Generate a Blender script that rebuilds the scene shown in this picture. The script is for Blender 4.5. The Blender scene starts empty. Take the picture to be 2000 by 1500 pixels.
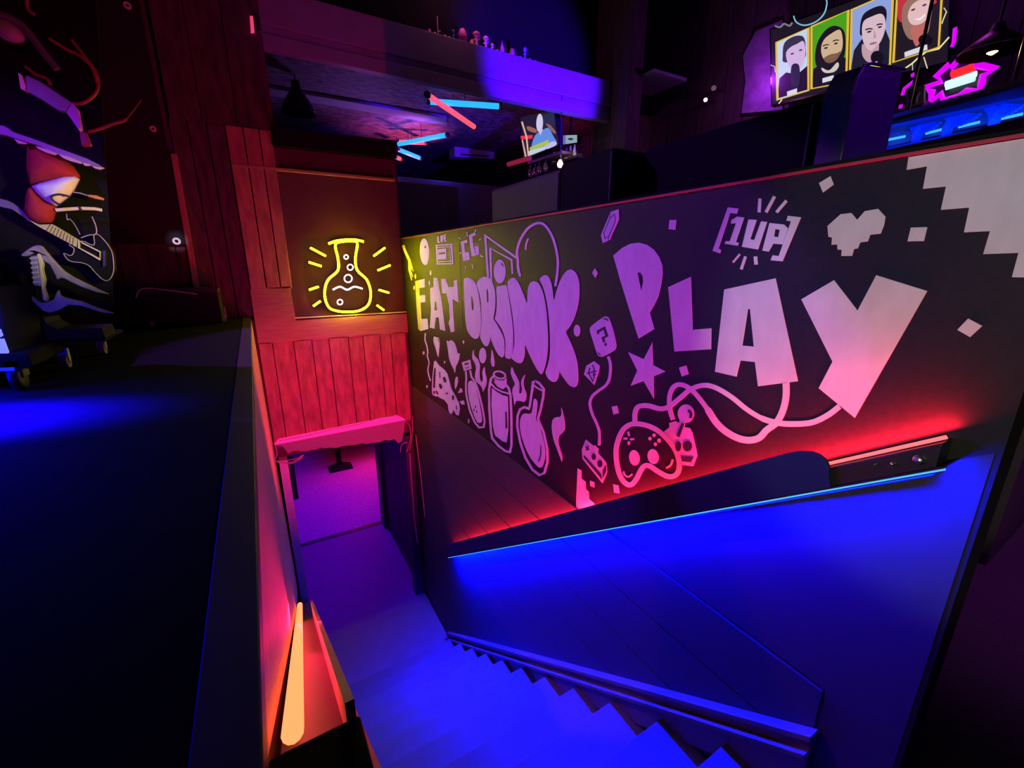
import bpy, math, random
from math import sin, cos, pi, radians
from mathutils import Vector, Matrix
from mathutils.geometry import tessellate_polygon
random.seed(7)
sc = bpy.context.scene
COL = sc.collection

# ------------------------------------------------------------------ camera, world, exposure
FOC, PITCH, YAW, CZ = 842.0, math.atan(234 / 842.0), radians(30.4), 3.55
cam_d = bpy.data.cameras.new('camera')
cam = bpy.data.objects.new('camera', cam_d); COL.objects.link(cam)
cam.location = (0, 0, CZ)
cam.rotation_euler = (pi / 2 - PITCH, 0, -YAW)
cam_d.sensor_width = 36; cam_d.lens = FOC / 2000 * 36
cam_d.clip_start = 0.02; cam_d.clip_end = 60
sc.camera = cam
w = bpy.data.worlds.new('world'); sc.world = w; w.use_nodes = True
w.node_tree.nodes['Background'].inputs[0].default_value = (0.35, 0.10, 0.55, 1)
w.node_tree.nodes['Background'].inputs[1].default_value = 0.006
sc.view_settings.view_transform = 'Standard'
sc.view_settings.look = 'None'
sc.view_settings.exposure = 0
sc.view_settings.gamma = 1
sc.view_settings.use_curve_mapping = False

FW = Vector((sin(YAW) * cos(PITCH), cos(YAW) * cos(PITCH), -sin(PITCH)))
RT = Vector((cos(YAW), -sin(YAW), 0)); UP = RT.cross(FW)
def ray(px, py): return RT * (px - 1000) - UP * (py - 750) + FW * FOC
C0 = Vector((0, 0, CZ))
def PX(px, py, X): d = ray(px, py); return C0 + d * (X / d.x)      # point of the plane x = X seen at a photo pixel
def PY(px, py, Y): d = ray(px, py); return C0 + d * (Y / d.y)
def PZ(px, py, Z): d = ray(px, py); return C0 + d * ((Z - CZ) / d.z)

def lamp(name, kind, loc, power, color, target=None, size=0.1, size_y=None, spot=None, blend=0.3, along=None):
    l = bpy.data.lights.new(name, kind); l.energy = power; l.color = color
    o = bpy.data.objects.new(name, l); COL.objects.link(o); o.location = loc
    if kind == 'AREA':
        l.size = size
        if size_y: l.shape = 'RECTANGLE'; l.size_y = size_y
    else:
        l.shadow_soft_size = size
    if kind == 'SPOT': l.spot_size = radians(spot); l.spot_blend = blend
    if target is not None:
        o.rotation_euler = (Vector(target) - Vector(loc)).to_track_quat('-Z', 'Y').to_euler()
    if along is not None:
        z = (Vector(loc) - Vector(target)).normalized(); y = Vector(along); y = (y - z * y.dot(z)).normalized(); x = y.cross(z)
        o.rotation_euler = Matrix((x, y, z)).transposed().to_euler()
    return o
# house washes without fixtures, plus unseen fill lamps added for coloured glows
lamp('purple_wash', 'SPOT', (-1.7, 3.6, 5.9), 720, (0.25, 0.04, 0.70), (1.2, 2.1, 2.98), 0.04, spot=40.6, blend=0.1)
lamp('magenta_wash', 'SPOT', (0.0, 2.2, 2.5), 11, (0.42, 0.0, 1.0), (1.2, 1.75, 2.72), 0.08, spot=86, blend=1)
lamp('white_spot', 'SPOT', (-2.2, -1.2, 4.2), 200, (0.95, 1.0, 0.62), (1.2, 0.14, 3.45), 0.05, spot=20, blend=0.3)
lamp('white_wash', 'SPOT', (-1.3, 0.3, 6.0), 6, (1.0, 0.9, 0.85), (1.2, 1.6, 3.0), 0.2, spot=70, blend=0.9)
lamp('beam_spot', 'SPOT', (3.0, 2.4, 4.6), 1300, (0.06, 0.0, 1.0), (2.85, 4.1, 5.30), 0.05, spot=44, blend=0.5)
lamp('beam_wash', 'SPOT', (1.2, 2.6, 4.7), 10, (0.35, 0.04, 0.8), (0.7, 4.1, 5.4), 0.05, spot=60, blend=1)
lamp('shelf_light', 'POINT', (1.9, 4.06, 5.95), 5, (1.0, 0.25, 0.6), size=0.03)
lamp('recess_red', 'SPOT', (0.3, 2.2, 3.3), 9, (1.0, 0.02, 0.16), (0.3, 3.98, 3.35), 0.1, spot=80, blend=1)
lamp('stair_red_fill', 'SPOT', (0.35, 1.5, 2.75), 190, (1.0, 0.012, 0.11), (0.55, 3.98, 2.25), 0.05, spot=52, blend=0.8)  # added unseen spot carrying the red tube's light to the far wall
lamp('stage_glow', 'SPOT', (-1.2, 0.8, 4.4), 110, (0.20, 0.02, 1.0), (-0.62, 2.3, 3.85), 0.05, spot=24, blend=0.8)
lamp('prop_yellow_fill', 'SPOT', (0.2, 1.4, 3.7), 36, (1.0, 0.9, 0.12), (-0.5, 2.3, 3.68), 0.05, spot=28, blend=0.8)  # added unseen spot, stands in for neon light on the props
lamp('prop_red', 'SPOT', (-0.25, 1.2, 4.3), 4, (1.0, 0.04, 0.1), (-0.55, 2.3, 4.15), 0.05, spot=36, blend=0.8)
lamp('bar_purple', 'POINT', (4.1, 1.6, 5.9), 7, (0.40, 0.05, 1.0), size=0.2)
lamp('bar_ceiling_fill', 'POINT', (1.6, 6.4, 4.6), 45, (0.45, 0.15, 1.0), size=0.1)  # added unseen point lamp that brightens the ceiling texture
lamp('booth_purple_fill', 'SPOT', (2.7, -0.3, 4.9), 40, (0.22, 0.0, 1.0), (2.05, 0.85, 4.1), 0.05, spot=30, blend=0.8)  # added unseen spot that turns the booth end purple
lamp('bar_blue', 'POINT', (2.6, 6.3, 4.9), 9, (0.10, 0.05, 1.0), size=0.2)
lamp('bar_red', 'POINT', (4.0, 5.6, 5.0), 3, (1.0, 0.05, 0.15), size=0.1)
lamp('room_blue', 'AREA', (0.5, 6.6, 1.9), 46, (0.14, 0.0, 1.0), (0.8, 6.6, 0), 0.8)
lamp('landing_blue', 'AREA', (0.7, 4.8, 1.95), 14, (0.10, 0.0, 1.0), (0.7, 4.8, 0), 0.6)

# ------------------------------------------------------------------ materials
def lin(c): return tuple((x / 255 / 12.92) if x / 255 <= 0.04045 else ((x / 255 + 0.055) / 1.055) ** 2.4 for x in c)
MATS = {}
def mat(name, col, rough=0.6, metal=0.0, noise=0.0, scale=20.0, bump=0.0, stretch=(1, 1, 1), col2=None, spec=0.5):
    if name in MATS: return MATS[name]
    m = bpy.data.materials.new(name); m.use_nodes = True; MATS[name] = m
    nt = m.node_tree; b = nt.nodes['Principled BSDF']
    b.inputs['Base Color'].default_value = (*col, 1); b.inputs['Roughness'].default_value = rough
    b.inputs['Metallic'].default_value = metal
    b.inputs['Specular IOR Level'].default_value = spec
    if noise or bump or col2:
        tc = nt.nodes.new('ShaderNodeTexCoord'); mp = nt.nodes.new('ShaderNodeMapping')
        mp.inputs['Scale'].default_value = stretch
        nz = nt.nodes.new('ShaderNodeTexNoise'); nz.inputs['Scale'].default_value = scale
        nz.inputs['Detail'].default_value = 6
        nt.links.new(tc.outputs['Object'], mp.inputs[0]); nt.links.new(mp.outputs[0], nz.inputs[0])
        cr = nt.nodes.new('ShaderNodeValToRGB')
        c2 = col2 if col2 else tuple(x * (1 - noise) for x in col)
        cr.color_ramp.elements[0].position = 0.3; cr.color_ramp.elements[1].position = 0.7
        cr.color_ramp.elements[0].color = (*c2, 1); cr.color_ramp.elements[1].color = (*col, 1)
        nt.links.new(nz.outputs[0], cr.inputs[0]); nt.links.new(cr.outputs[0], b.inputs['Base Color'])
        if bump:
            bp = nt.nodes.new('ShaderNodeBump'); bp.inputs['Strength'].default_value = bump
            bp.inputs['Distance'].default_value = 0.01
            nt.links.new(nz.outputs[0], bp.inputs['Height']); nt.links.new(bp.outputs[0], b.inputs['Normal'])
    return m
def emit(name, col, s=1.0):
    if name in MATS: return MATS[name]
    m = bpy.data.materials.new(name); m.use_nodes = True; MATS[name] = m
    nt = m.node_tree; b = nt.nodes['Principled BSDF']
    b.inputs['Base Color'].default_value = (0.02, 0.02, 0.02, 1)
    b.inputs['Emission Color'].default_value = (*col, 1); b.inputs['Emission Strength'].default_value = s
    return m
def scr(name, rgb, s=1.0): return emit(name, lin(rgb), s)

BLACKWALL = mat('black_wall_paint', (0.017, 0.015, 0.015), 0.55, noise=0.3, scale=60, bump=0.05, spec=0.3)
INK = mat('black_mural_paint', (0.022, 0.020, 0.020), 0.6)
PAINT = mat('off_white_mural_paint', (0.74, 0.72, 0.70), 0.7, noise=0.14, scale=9, stretch=(1, 3, 1.2))
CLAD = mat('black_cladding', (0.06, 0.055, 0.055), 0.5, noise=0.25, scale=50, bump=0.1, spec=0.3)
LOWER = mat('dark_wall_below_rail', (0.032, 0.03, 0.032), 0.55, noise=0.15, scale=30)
STAIRM = mat('stair_paint', (0.13, 0.13, 0.14), 0.6, noise=0.12, scale=12)
LANDING = mat('landing_floor_paint', (0.20, 0.19, 0.21), 0.55, noise=0.15, scale=8)
TILEF = mat('lower_room_floor', (0.45, 0.42, 0.42), 0.5, noise=0.4, scale=25, bump=0.1)
STAGE = mat('stage_floor', (0.007, 0.007, 0.010), 0.9, noise=0.3, scale=14, bump=0.04, spec=0.05)
CARPET = mat('dark_carpet', (0.10, 0.09, 0.10), 0.95, noise=0.5, scale=160, bump=0.3)
WOOD = mat('grained_wood', (0.42, 0.22, 0.16), 0.6, col2=(0.30, 0.14, 0.10), scale=5, stretch=(1.2, 1.2, 14), bump=0.12)
WOODV = mat('panel_wood', (0.42, 0.24, 0.18), 0.6, col2=(0.26, 0.13, 0.10), scale=4, stretch=(20, 20, 1), bump=0.15)
PANELW = mat('stair_panel_wood', (0.50, 0.30, 0.24), 0.6, col2=(0.36, 0.19, 0.15), scale=4, stretch=(10, 1.2, 40), bump=0.2)
PLANK = mat('rough_planks', (0.46, 0.22, 0.16), 0.65, col2=(0.24, 0.09, 0.07), scale=5, stretch=(5, 5, 1.4), bump=0.25)
PLANK2 = mat('rough_planks_dark', (0.10, 0.055, 0.055), 0.8, col2=(0.03, 0.018, 0.02), scale=5, stretch=(5, 5, 1.2), bump=0.25)
BARPLANK = mat('bar_planks', (0.10, 0.065, 0.05), 0.7, col2=(0.05, 0.03, 0.028), scale=5, stretch=(5, 5, 1), bump=0.25)
RECESS = mat('recess_paint', (0.085, 0.012, 0.045), 0.7, noise=0.15, scale=20)
MATTE = mat('matte_black', (0.010, 0.010, 0.011), 0.9, noise=0.2, scale=40, spec=0.08)
BLACK = mat('satin_black', (0.015, 0.015, 0.017), 0.4)
GLOSSB = mat('gloss_black', (0.012, 0.012, 0.014), 0.15)
CEILM = mat('textured_ceiling', (0.20, 0.15, 0.17), 0.7, col2=(0.008, 0.007, 0.008), scale=9, bump=1.0, stretch=(1, 2.2, 1))
BEAMM = mat('beam_paint', (0.22, 0.21, 0.24), 0.6, noise=0.15, scale=9)
TRIMW = mat('dark_trim_wood', (0.20, 0.10, 0.07), 0.5, noise=0.3, scale=8)
WHITEP = mat('white_paint', (0.75, 0.74, 0.72), 0.6, noise=0.08, scale=15)
FOAM = mat('rough_plaster', (0.42, 0.36, 0.36), 0.95, noise=0.35, scale=90, bump=0.6)
CABLEM = mat('cable_grey', (0.45, 0.42, 0.42), 0.5, noise=0.1, scale=10)
STEEL = mat('steel', (0.6, 0.6, 0.62), 0.3, 1.0, noise=0.1, scale=10)
GLASSY = mat('clear_glass', (0.8, 0.75, 0.85), 0.08, noise=0.05, scale=4)
GLASSY.node_tree.nodes['Principled BSDF'].inputs['Transmission Weight'].default_value = 0.75
REDCLOTH = mat('red_cloth', (0.42, 0.02, 0.03), 0.85, noise=0.2, scale=60, bump=0.2)
WHITECLOTH = mat('white_cloth', (0.75, 0.75, 0.78), 0.85, noise=0.08, scale=60, bump=0.2)
DARKLEATHER = mat('black_upholstery', (0.006, 0.006, 0.007), 0.8, noise=0.2, scale=30, bump=0.1, spec=0.1)
NAVY = mat('navy_upholstery', (0.06, 0.055, 0.09), 0.6, noise=0.2, scale=30)

E_BLUE = emit('blue_led', (0.03, 0.20, 1.0), 3)
E_RED = emit('red_led', (1.0, 0.10, 0.10), 2.4)
E_LEFT = emit('warm_red_led', (1.0, 0.12, 0.04), 4)
E_PINK = emit('pink_led_band', (1.0, 0.012, 0.21), 1.5)
E_YEL = emit('yellow_neon', (1.0, 0.86, 0.0014), 70)
E_WHT = emit('white_neon', (0.85, 0.9, 1.0), 3.0)
E_TB = emit('ceiling_tube_blue', (0.01, 0.24, 1.0), 2.2)
E_TR = emit('ceiling_tube_red', (1.0, 0.07, 0.09), 1.6)
E_PUR = emit('purple_neon', (0.62, 0.0, 1.0), 1.3)
E_RN = emit('red_neon', (1.0, 0.02, 0.02), 1.2)
E_CYAN = emit('cyan_tube', (0.02, 0.22, 1.0), 2.5)
E_WARM = emit('warm_bulb', (1.0, 0.6, 0.25), 4.0)

ACR = mat('clear_acrylic', (0.9, 0.9, 0.9), 0.02, noise=0.02, scale=4)
ACR.node_tree.nodes['Principled BSDF'].inputs['Transmission Weight'].default_value = 1.0
ACR.node_tree.nodes['Principled BSDF'].inputs['IOR'].default_value = 1.05
# ------------------------------------------------------------------ mesh helpers
def tag(o, label=None, cat=None, group=None, kind=None):
    if label: o['label'] = label
    if cat: o['category'] = cat
    if group: o['group'] = group
    if kind: o['kind'] = kind
    return o
def empty(name, loc, label, cat, group=None):
    o = bpy.data.objects.new(name, None); COL.objects.link(o); o.location = loc
    o.empty_display_size = 0.05
    return tag(o, label, cat, group)
class MB:
    def __init__(s): s.v = []; s.f = []; s.m = []
    def add(s, vs, fs, mi=0):
        n = len(s.v); s.v += [Vector(x) for x in vs]
        s.f += [tuple(i + n for i in f) for f in fs]; s.m += [mi] * len(fs); return s
    def box(s, a, b, mi=0):
        x0, y0, z0 = a; x1, y1, z1 = b
        return s.hexa([(x0, y0, z0), (x1, y0, z0), (x1, y1, z0), (x0, y1, z0)], [(x0, y0, z1), (x1, y0, z1), (x1, y1, z1), (x0, y1, z1)], mi)
    def hexa(s, lo, hi, mi=0):
        return s.add(list(lo) + list(hi), [(3, 2, 1, 0), (4, 5, 6, 7), (0, 1, 5, 4), (1, 2, 6, 5), (2, 3, 7, 6), (3, 0, 4, 7)], mi)
    def slab(s, pts, off, holes=(), mi=0):
        """planar polygon with holes, thickened by the vector off"""
        loops = [[Vector(p) for p in pts]] + [[Vector(p) for p in h] for h in holes]
        off = Vector(off)
        n = Vector((0, 0, 0)); L = loops[0]
        for i in range(len(L)): n += (L[i] - L[0]).cross(L[(i + 1) % len(L)] - L[0])
        a = max(range(3), key=lambda i: abs(n[i])); ax = [i for i in range(3) if i != a]
        flat = [[Vector((p[ax[0]], p[ax[1]], 0)) for p in l] for l in loops]
        tris = tessellate_polygon(flat)
        allp = [p for l in loops for p in l]; N = len(allp)
        vs = allp + [p + off for p in allp]
        fs = []
        for t in tris:
            t = tuple(t)
            nn = (allp[t[1]] - allp[t[0]]).cross(allp[t[2]] - allp[t[0]])
            if nn.dot(off) > 0: t = t[::-1]
            fs.append(t); fs.append(tuple(i + N for i in t[::-1]))
        k = 0
        for l in loops:
            m = len(l)
            for i in range(m):
                j = (i + 1) % m; fs.append((k + i, k + j, N + k + j, N + k + i))
            k += m
        return s.add(vs, fs, mi)
    def ribbon(s, a, b, off, closed=False, mi=0):
        off = Vector(off); n = len(a); vs = []; fs = []
        for p, q in zip(a, b): vs += [p, q, p + off, q + off]
        for i in range(n if closed else n - 1):
            u, v = 4 * i, 4 * ((i + 1) % n)
            fs += [(u, v, v + 1, u + 1), (u + 2, u + 3, v + 3, v + 2), (u, u + 2, v + 2, v), (u + 1, v + 1, v + 3, u + 3)]
        return s.add(vs, fs, mi)
    def tube(s, pts, r, n=8, closed=False, mi=0):
        pts = [Vector(p) for p in pts]; m = len(pts); vs = []; fs = []; ref = None
        for i, p in enumerate(pts):
            if closed: d = pts[(i + 1) % m] - pts[i - 1]
            else: d = pts[min(i + 1, m - 1)] - pts[max(i - 1, 0)]
            d.normalize()
            if ref is None: ref = Vector((0, 0, 1)) if abs(d.z) < 0.9 else Vector((1, 0, 0))
            u = d.cross(ref).normalized(); v = u.cross(d).normalized(); ref = v
            rr = r[i] if isinstance(r, (list, tuple)) else r
            for k in range(n):
                a = 2 * pi * k / n; vs.append(p + u * (cos(a) * rr) + v * (sin(a) * rr))
        for i in range(m if closed else m - 1):
            i2 = (i + 1) % m
            for k in range(n):
                k2 = (k + 1) % n; fs.append((i * n + k, i * n + k2, i2 * n + k2, i2 * n + k))
        if not closed:
            fs.append(tuple(range(n))[::-1]); fs.append(tuple((m - 1) * n + k for k in range(n)))
        return s.add(vs, fs, mi)
    def lathe(s, prof, c, axis='z', n=20, mi=0):
        """prof: (radius, height) pairs"""
        c = Vector(c); vs = []; fs = []
        for (r, h) in prof:
            for k in range(n):
                a = 2 * pi * k / n; x, y = cos(a) * r, sin(a) * r
                vs.append(c + (Vector((x, y, h)) if axis == 'z' else Vector((h, x, y)) if axis == 'x' else Vector((y, h, x))))
        for i in range(len(prof) - 1):
            for k in range(n):
                k2 = (k + 1) % n; fs.append((i * n + k, i * n + k2, (i + 1) * n + k2, (i + 1) * n + k))
        fs.append(tuple(range(n))[::-1]); fs.append(tuple((len(prof) - 1) * n + k for k in range(n)))
        return s.add(vs, fs, mi)
    def puff(s, pts, depth, n=5, mi=0):
        """dome raised over a star-shaped planar outline along the vector depth"""
        pts = [Vector(p) for p in pts]; c = sum(pts, Vector()) / len(pts); d = Vector(depth); m = len(pts)
        vs = []; fs = []
        for j in range(n):
            t = j / n; k = cos(t * pi / 2); h = sin(t * pi / 2)
            vs += [c + (p - c) * k + d * h for p in pts]
        vs.append(c + d)
        for j in range(n - 1):
            for i in range(m):
                i2 = (i + 1) % m; fs.append((j * m + i, j * m + i2, (j + 1) * m + i2, (j + 1) * m + i))
        for i in range(m): fs.append(((n - 1) * m + i, (n - 1) * m + (i + 1) % m, n * m))
        fs.append(tuple(range(m))[::-1])
        return s.add(vs, fs, mi)
    def build(s, name, mats, parent=None, bevel=0, smooth=False):
        me = bpy.data.meshes.new(name); me.from_pydata([tuple(v) for v in s.v], [], s.f)
        for m in (mats if isinstance(mats, (list, tuple)) else [mats]): me.materials.append(m)
        for p, mi in zip(me.polygons, s.m): p.material_index = mi; p.use_smooth = smooth
        me.update()
        o = bpy.data.objects.new(name, me); COL.objects.link(o)
        if parent is not None:
            o.parent = parent
            if parent.type == 'EMPTY' or parent.parent:
                loc = parent.location.copy(); q = parent.parent
                while q: loc += q.location; q = q.parent
                me.transform(Matrix.Translation(-loc))
        if bevel:
            b = o.modifiers.new('bevel', 'BEVEL'); b.width = bevel; b.segments = 2; b.limit_method = 'ANGLE'
        return o
def struct(name, mb, m, **k): return tag(mb.build(name, m, **k), kind='structure')

def P(s, z=None):
    """parse 'x,y x,y'; z = (ox, oy, scale) of an enlargement"""
    out = []
    for t in s.split():
        a, b = t.split(','); a = float(a); b = float(b)
        if z: a, b = z[0] + a * z[2], z[1] + b * z[2]
        out.append((a, b))
    return out
def ell(cx, cy, rx, ry, z=None, n=28, rot=0):
    r = []
    for k in range(n):
        a = 2 * pi * k / n; x, y = rx * cos(a), ry * sin(a)
        x, y = x * cos(rot) - y * sin(rot) + cx, x * sin(rot) + y * cos(rot) + cy
        if z: x, y = z[0] + x * z[2], z[1] + y * z[2]
        r.append((x, y))
    return r
def smooth(pts, closed=True, k=5):
    n = len(pts); out = []
    rng = n if closed else n - 1
    for i in range(rng):
        if closed: p0, p1, p2, p3 = pts[i - 1], pts[i], pts[(i + 1) % n], pts[(i + 2) % n]
        else: p0, p1, p2, p3 = pts[max(i - 1, 0)], pts[i], pts[i + 1], pts[min(i + 2, n - 1)]
        for j in range(k):
            t = j / k
            out.append(tuple(0.5 * (2 * p1[a] + (p2[a] - p0[a]) * t + (2 * p0[a] - 5 * p1[a] + 4 * p2[a] - p3[a]) * t * t + (3 * p1[a] - p0[a] - 3 * p2[a] + p3[a]) * t ** 3) for a in range(len(p1))))
    if not closed: out.append(tuple(pts[-1]))
    return out
class Out(tuple): pass
def stroke(pts, wd, closed=False):
    o, lr = _stroke(pts, wd, closed); o = Out(o); o.lr = (lr[0], lr[1], closed); return o
def _stroke(pts, wd, closed=False):
    """outline(s) of a painted line of width wd"""
    n = len(pts); Lf = []; Rt = []
    for i in range(n):
        if closed: a, b = pts[i - 1], pts[(i + 1) % n]
        else: a, b = pts[max(i - 1, 0)], pts[min(i + 1, n - 1)]
        dx, dy = b[0] - a[0], b[1] - a[1]; l = math.hypot(dx, dy) or 1
        ww = wd[i] if isinstance(wd, (list, tuple)) else wd
        nx, ny = -dy / l * ww / 2, dx / l * ww / 2
        if 0 < i < n - 1 or closed:      # mitre
            p, q = pts[i - 1], pts[(i + 1) % n]
            d1 = (pts[i][0] - p[0], pts[i][1] - p[1]); d2 = (q[0] - pts[i][0], q[1] - pts[i][1])
            c = (d1[0] * d2[0] + d1[1] * d2[1]) / ((math.hypot(*d1) * math.hypot(*d2)) or 1)
            k = 1 / max(0.55, math.sqrt(max(0.0, (1 + c) / 2))); nx *= k; ny *= k
        Lf.append((pts[i][0] + nx, pts[i][1] + ny)); Rt.append((pts[i][0] - nx, pts[i][1] - ny))
    if closed:
        A = lambda q: abs(sum(q[i - 1][0] * q[i][1] - q[i][0] * q[i - 1][1] for i in range(len(q))))
        return ((Lf, [Rt]) if A(Lf) > A(Rt) else (Rt, [Lf])), (Lf, Rt)
    return (Lf + Rt[::-1], []), (Lf, Rt)

# ------------------------------------------------------------------ room shell
X0 = 1.2                                   # face of the mural wall
UF = 2.18                                  # upper floor level, lower floor is 0
ST = 3.15                                  # raised stage level on the left
WY = 3.98                                  # far wall above the doorway

struct('floor', MB().box((-0.1, 2.7, -0.12), (3.2, 5.6, 0)), LANDING)
fl2 = MB().box((-0.4, 5.6, -0.12), (3.4, 11, 0.004))
struct('floor_room', fl2, TILEF)
struct('floor_bar', MB().box((1.301, -2.5, 2.05), (6, 11, UF)).box((-0.1, -2.5, 2.05), (1.301, 0.312, UF)).box((-0.4, 4.09, 2.05), (1.301, 11, UF)), CARPET)
struct('floor_stage', MB().box((-3.0, -2.5, 2.05), (-0.101, 4.2, ST)), STAGE)

wall = MB().box((X0, 0.18, 0.0), (X0 + 0.1, 4.08, 3.765))
wall_r = struct('wall_right', wall, BLACKWALL)
zs = [2.425, 2.19, 1.955, 1.72, 1.485, 1.25, 1.015, 0.78, 0.545, 0.31, 0.075]
def yr(z): return 0.45 - (z - 3.09) / 0.735          # where the rail crosses height z
ca, cb = MB(), MB()  # boards split at the rail line, tone set apart for the blue light
for i in range(len(zs) - 1):
    z0, z1 = zs[i + 1] + 0.003, zs[i] - 0.003; y0, y1 = yr(z0), yr(z1)
    if y1 < 3.97: ca.slab([(X0 - 0.0005, min(y0, 3.97), z0), (X0 - 0.0005, 3.97, z0), (X0 - 0.0005, 3.97, z1), (X0 - 0.0005, y1, z1)] if y0 < 3.97 else [(X0 - 0.0005, 3.97, yr(0) * 0 + 3.09 - (3.97 - 0.45) * 0.735), (X0 - 0.0005, 3.97, z1), (X0 - 0.0005, y1, z1)], (-0.008, 0, 0))
    cb.slab([(X0 - 0.0005, 0.356, z0), (X0 - 0.0005, min(y0, 3.97), z0), (X0 - 0.0005, min(y1, 3.97), z1), (X0 - 0.0005, 0.356, z1)], (-0.008, 0, 0))
ca.build('cladding_board', CLAD, wall_r, bevel=0.002)['label'] = 'black horizontal boards above the far end of the rail'
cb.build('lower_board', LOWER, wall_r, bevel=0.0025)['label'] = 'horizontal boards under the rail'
MB().slab([(X0 - 0.0005, 0.19, 0.1), (X0 - 0.0005, 0.19, 3.196), (X0 - 0.0005, 0.352, 3.08), (X0 - 0.0005, 0.352, 0.1)], (-0.0015, 0, 0)).slab([(X0 - 0.0005, 0.352, 2.43), (X0 - 0.0005, 0.352, 3.08), (X0 - 0.0005, 1.236, 2.43)], (-0.0015, 0, 0)).build('lower_sheet', LOWER, wall_r)  # added sheet, paler than the wall so the blue light shows under the rail
struct('trim_1', MB().box((X0 - 0.006, 0.18, 3.7702), (X0 + 0.11, 4.08, 3.779)), MATTE, bevel=0.002)
struct('trim_11', MB().box((X0 - 0.008, 0.18, 3.764), (X0 - 0.0004, 4.08, 3.770)), mat('red_edge_strip', (0.45, 0.04, 0.06), 0.5, noise=0.2, scale=8))

# left side of the stairwell: thin timber panel above the rail, thicker dark wall below it
tubeA = PX(544, 1404, -0.030); tubeB = Vector((-0.012, 1.84, 2.075))
ra, rb = Vector((-0.035, 0.33, 3.155)), Vector((-0.022, 1.90, 2.03))
sl = (rb.z - ra.z) / (rb.y - ra.y)
def rail_z(y): return ra.z + sl * (y - ra.y)
struct('wall_left', MB().box((-0.101, -2.5, 0), (-0.052, 3.98, ST - 0.02)), BLACKWALL)
pn = MB()
pn.slab([(-0.047, 0.34, ST - 0.02), (-0.047, 3.975, ST - 0.02), (-0.022, 3.975, 0.6), (-0.024, 3.3, 1.05), (-0.026, 1.9, 2.03)], (-0.005, 0, 0))
struct('wall_left_panel', pn, PANELW)
struct('trim_2', MB().box((-0.1, -1.2, ST - 0.03), (-0.046, 3.975, ST + 0.003)), mat('dark_edge_wood', (0.03, 0.014, 0.012), 0.6, noise=0.4, scale=9), bevel=0.002)
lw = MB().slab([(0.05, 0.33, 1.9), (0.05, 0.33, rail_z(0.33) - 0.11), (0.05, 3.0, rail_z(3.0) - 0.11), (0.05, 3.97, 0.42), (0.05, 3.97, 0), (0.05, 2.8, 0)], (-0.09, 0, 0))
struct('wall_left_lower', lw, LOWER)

# far wall: boards above the doorway, recess, ledge
fw = MB()
fw.box((-0.4, WY + 0.06, 4.5), (0.3, WY + 0.16, 6.4))
fw.box((0.26, WY + 0.05, 3.12), (1.21, WY + 0.10, 4.41))
fw.box((-0.10, WY + 0.02, 1.93), (1.21, WY + 0.11, 3.12))
struct('wall_back', fw, RECESS)
struct('trim_3', MB().slab([PY(578, 626, WY), PY(800, 612, WY), (X0 + 0.03, WY, 2.93), (-0.028, WY, 2.93), PY(488, 565, WY), PY(566, 559, WY)], (0, 0.04, 0)), WOOD, bevel=0.003)
struct('trim_4', MB().box((0.26, WY - 0.002, 3.118), (X0 + 0.02, WY + 0.05, 3.124)), WHITEP)
vp = MB(); x = -0.028
ws = [0.10, 0.155, 0.14, 0.135, 0.16, 0.125, 0.15, 0.10, 0.14]
for i, wd in enumerate(ws):
    x1 = min(x + wd, X0 + 0.012)
    vp.box((x + 0.003, WY + (0.004 if i % 2 else 0.0), 2.06), (x1 - 0.003, WY + 0.03, 2.94)); x = x1
    if x >= X0 + 0.01: break
struct('wall_back_planks', vp, PLANK, bevel=0.003)
xs = [-0.345, -0.24, -0.13, -0.02, 0.09, 0.19, 0.275]
for half, nm_, m_ in ((range(3), 'wall_back_side', PLANK2), (range(3, 6), 'wall_back_column', PLANK)):  # darker plank copy on the left half puts the shade into the wood
    cp = MB()
    for i in half: cp.box((xs[i] + 0.003, WY + (0 if i >= 3 else 0.015), 3.36 if i >= 3 else 3.15), (xs[i + 1] - 0.003, WY + 0.045, 4.50))
    struct(nm_, cp, m_, bevel=0.004)
cu = MB()
for a, b in ((-0.33, -0.15), (-0.147, 0.06), (0.063, 0.27)): cu.box((a, WY + 0.01, 4.50), (b, WY + 0.06, 6.4))
struct('wall_back_upper', cu, PLANK2, bevel=0.003)  # dimmer light up here is put into the dark plank tone
lp = MB()
x = -3.0
while x < -0.36:
    lp.box((x, WY + 0.02, ST), (min(x + 0.155, -0.35), WY + 0.06, 6.4)); x += 0.16
struct('wall_stage_back', lp, PLANK2, bevel=0.003)
struct('trim_5', MB().slab([PY(333, 300, WY - 0.01), PY(345, 300, WY - 0.01), PY(391, 573, WY - 0.01), PY(380, 573, WY - 0.01)], (0, 0.03, 0)), WOODV)
struct('trim_6', MB().slab([PY(452, 319, WY - 0.005), PY(772, 349, WY - 0.005), PY(772, 353, WY - 0.005), PY(452, 324, WY - 0.005)], (0, 0.05, 0)), WOOD)
struct('wall_stage_left', MB().box((-3.1, -2.5, ST), (-3.0, 4.1, 6.4)), BLACKWALL)
struct('ceiling_front', MB().box((-3.1, -2.5, 6.4), (6, 4.5, 6.5)), MATTE)
struct('ceiling_bar', MB().box((-0.4, 4.5, 5.45), (6, 11, 5.55)), CEILM)
struct('wall_bulkhead', MB().box((-0.4, 4.45, 5.40), (4.75, 4.55, 6.4)), MATTE)
struct('wall_far', MB().box((-0.4, 11, 0), (6, 11.1, 5.55)), BLACKWALL)
bw = MB(); y = -2.5
while y < 10.9:
    bw.box((4.75 + random.random() * 0.012, y, UF), (4.85, y + 0.245, 6.4)); y += 0.25
struct('wall_bar', bw, BARPLANK, bevel=0.004)
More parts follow.
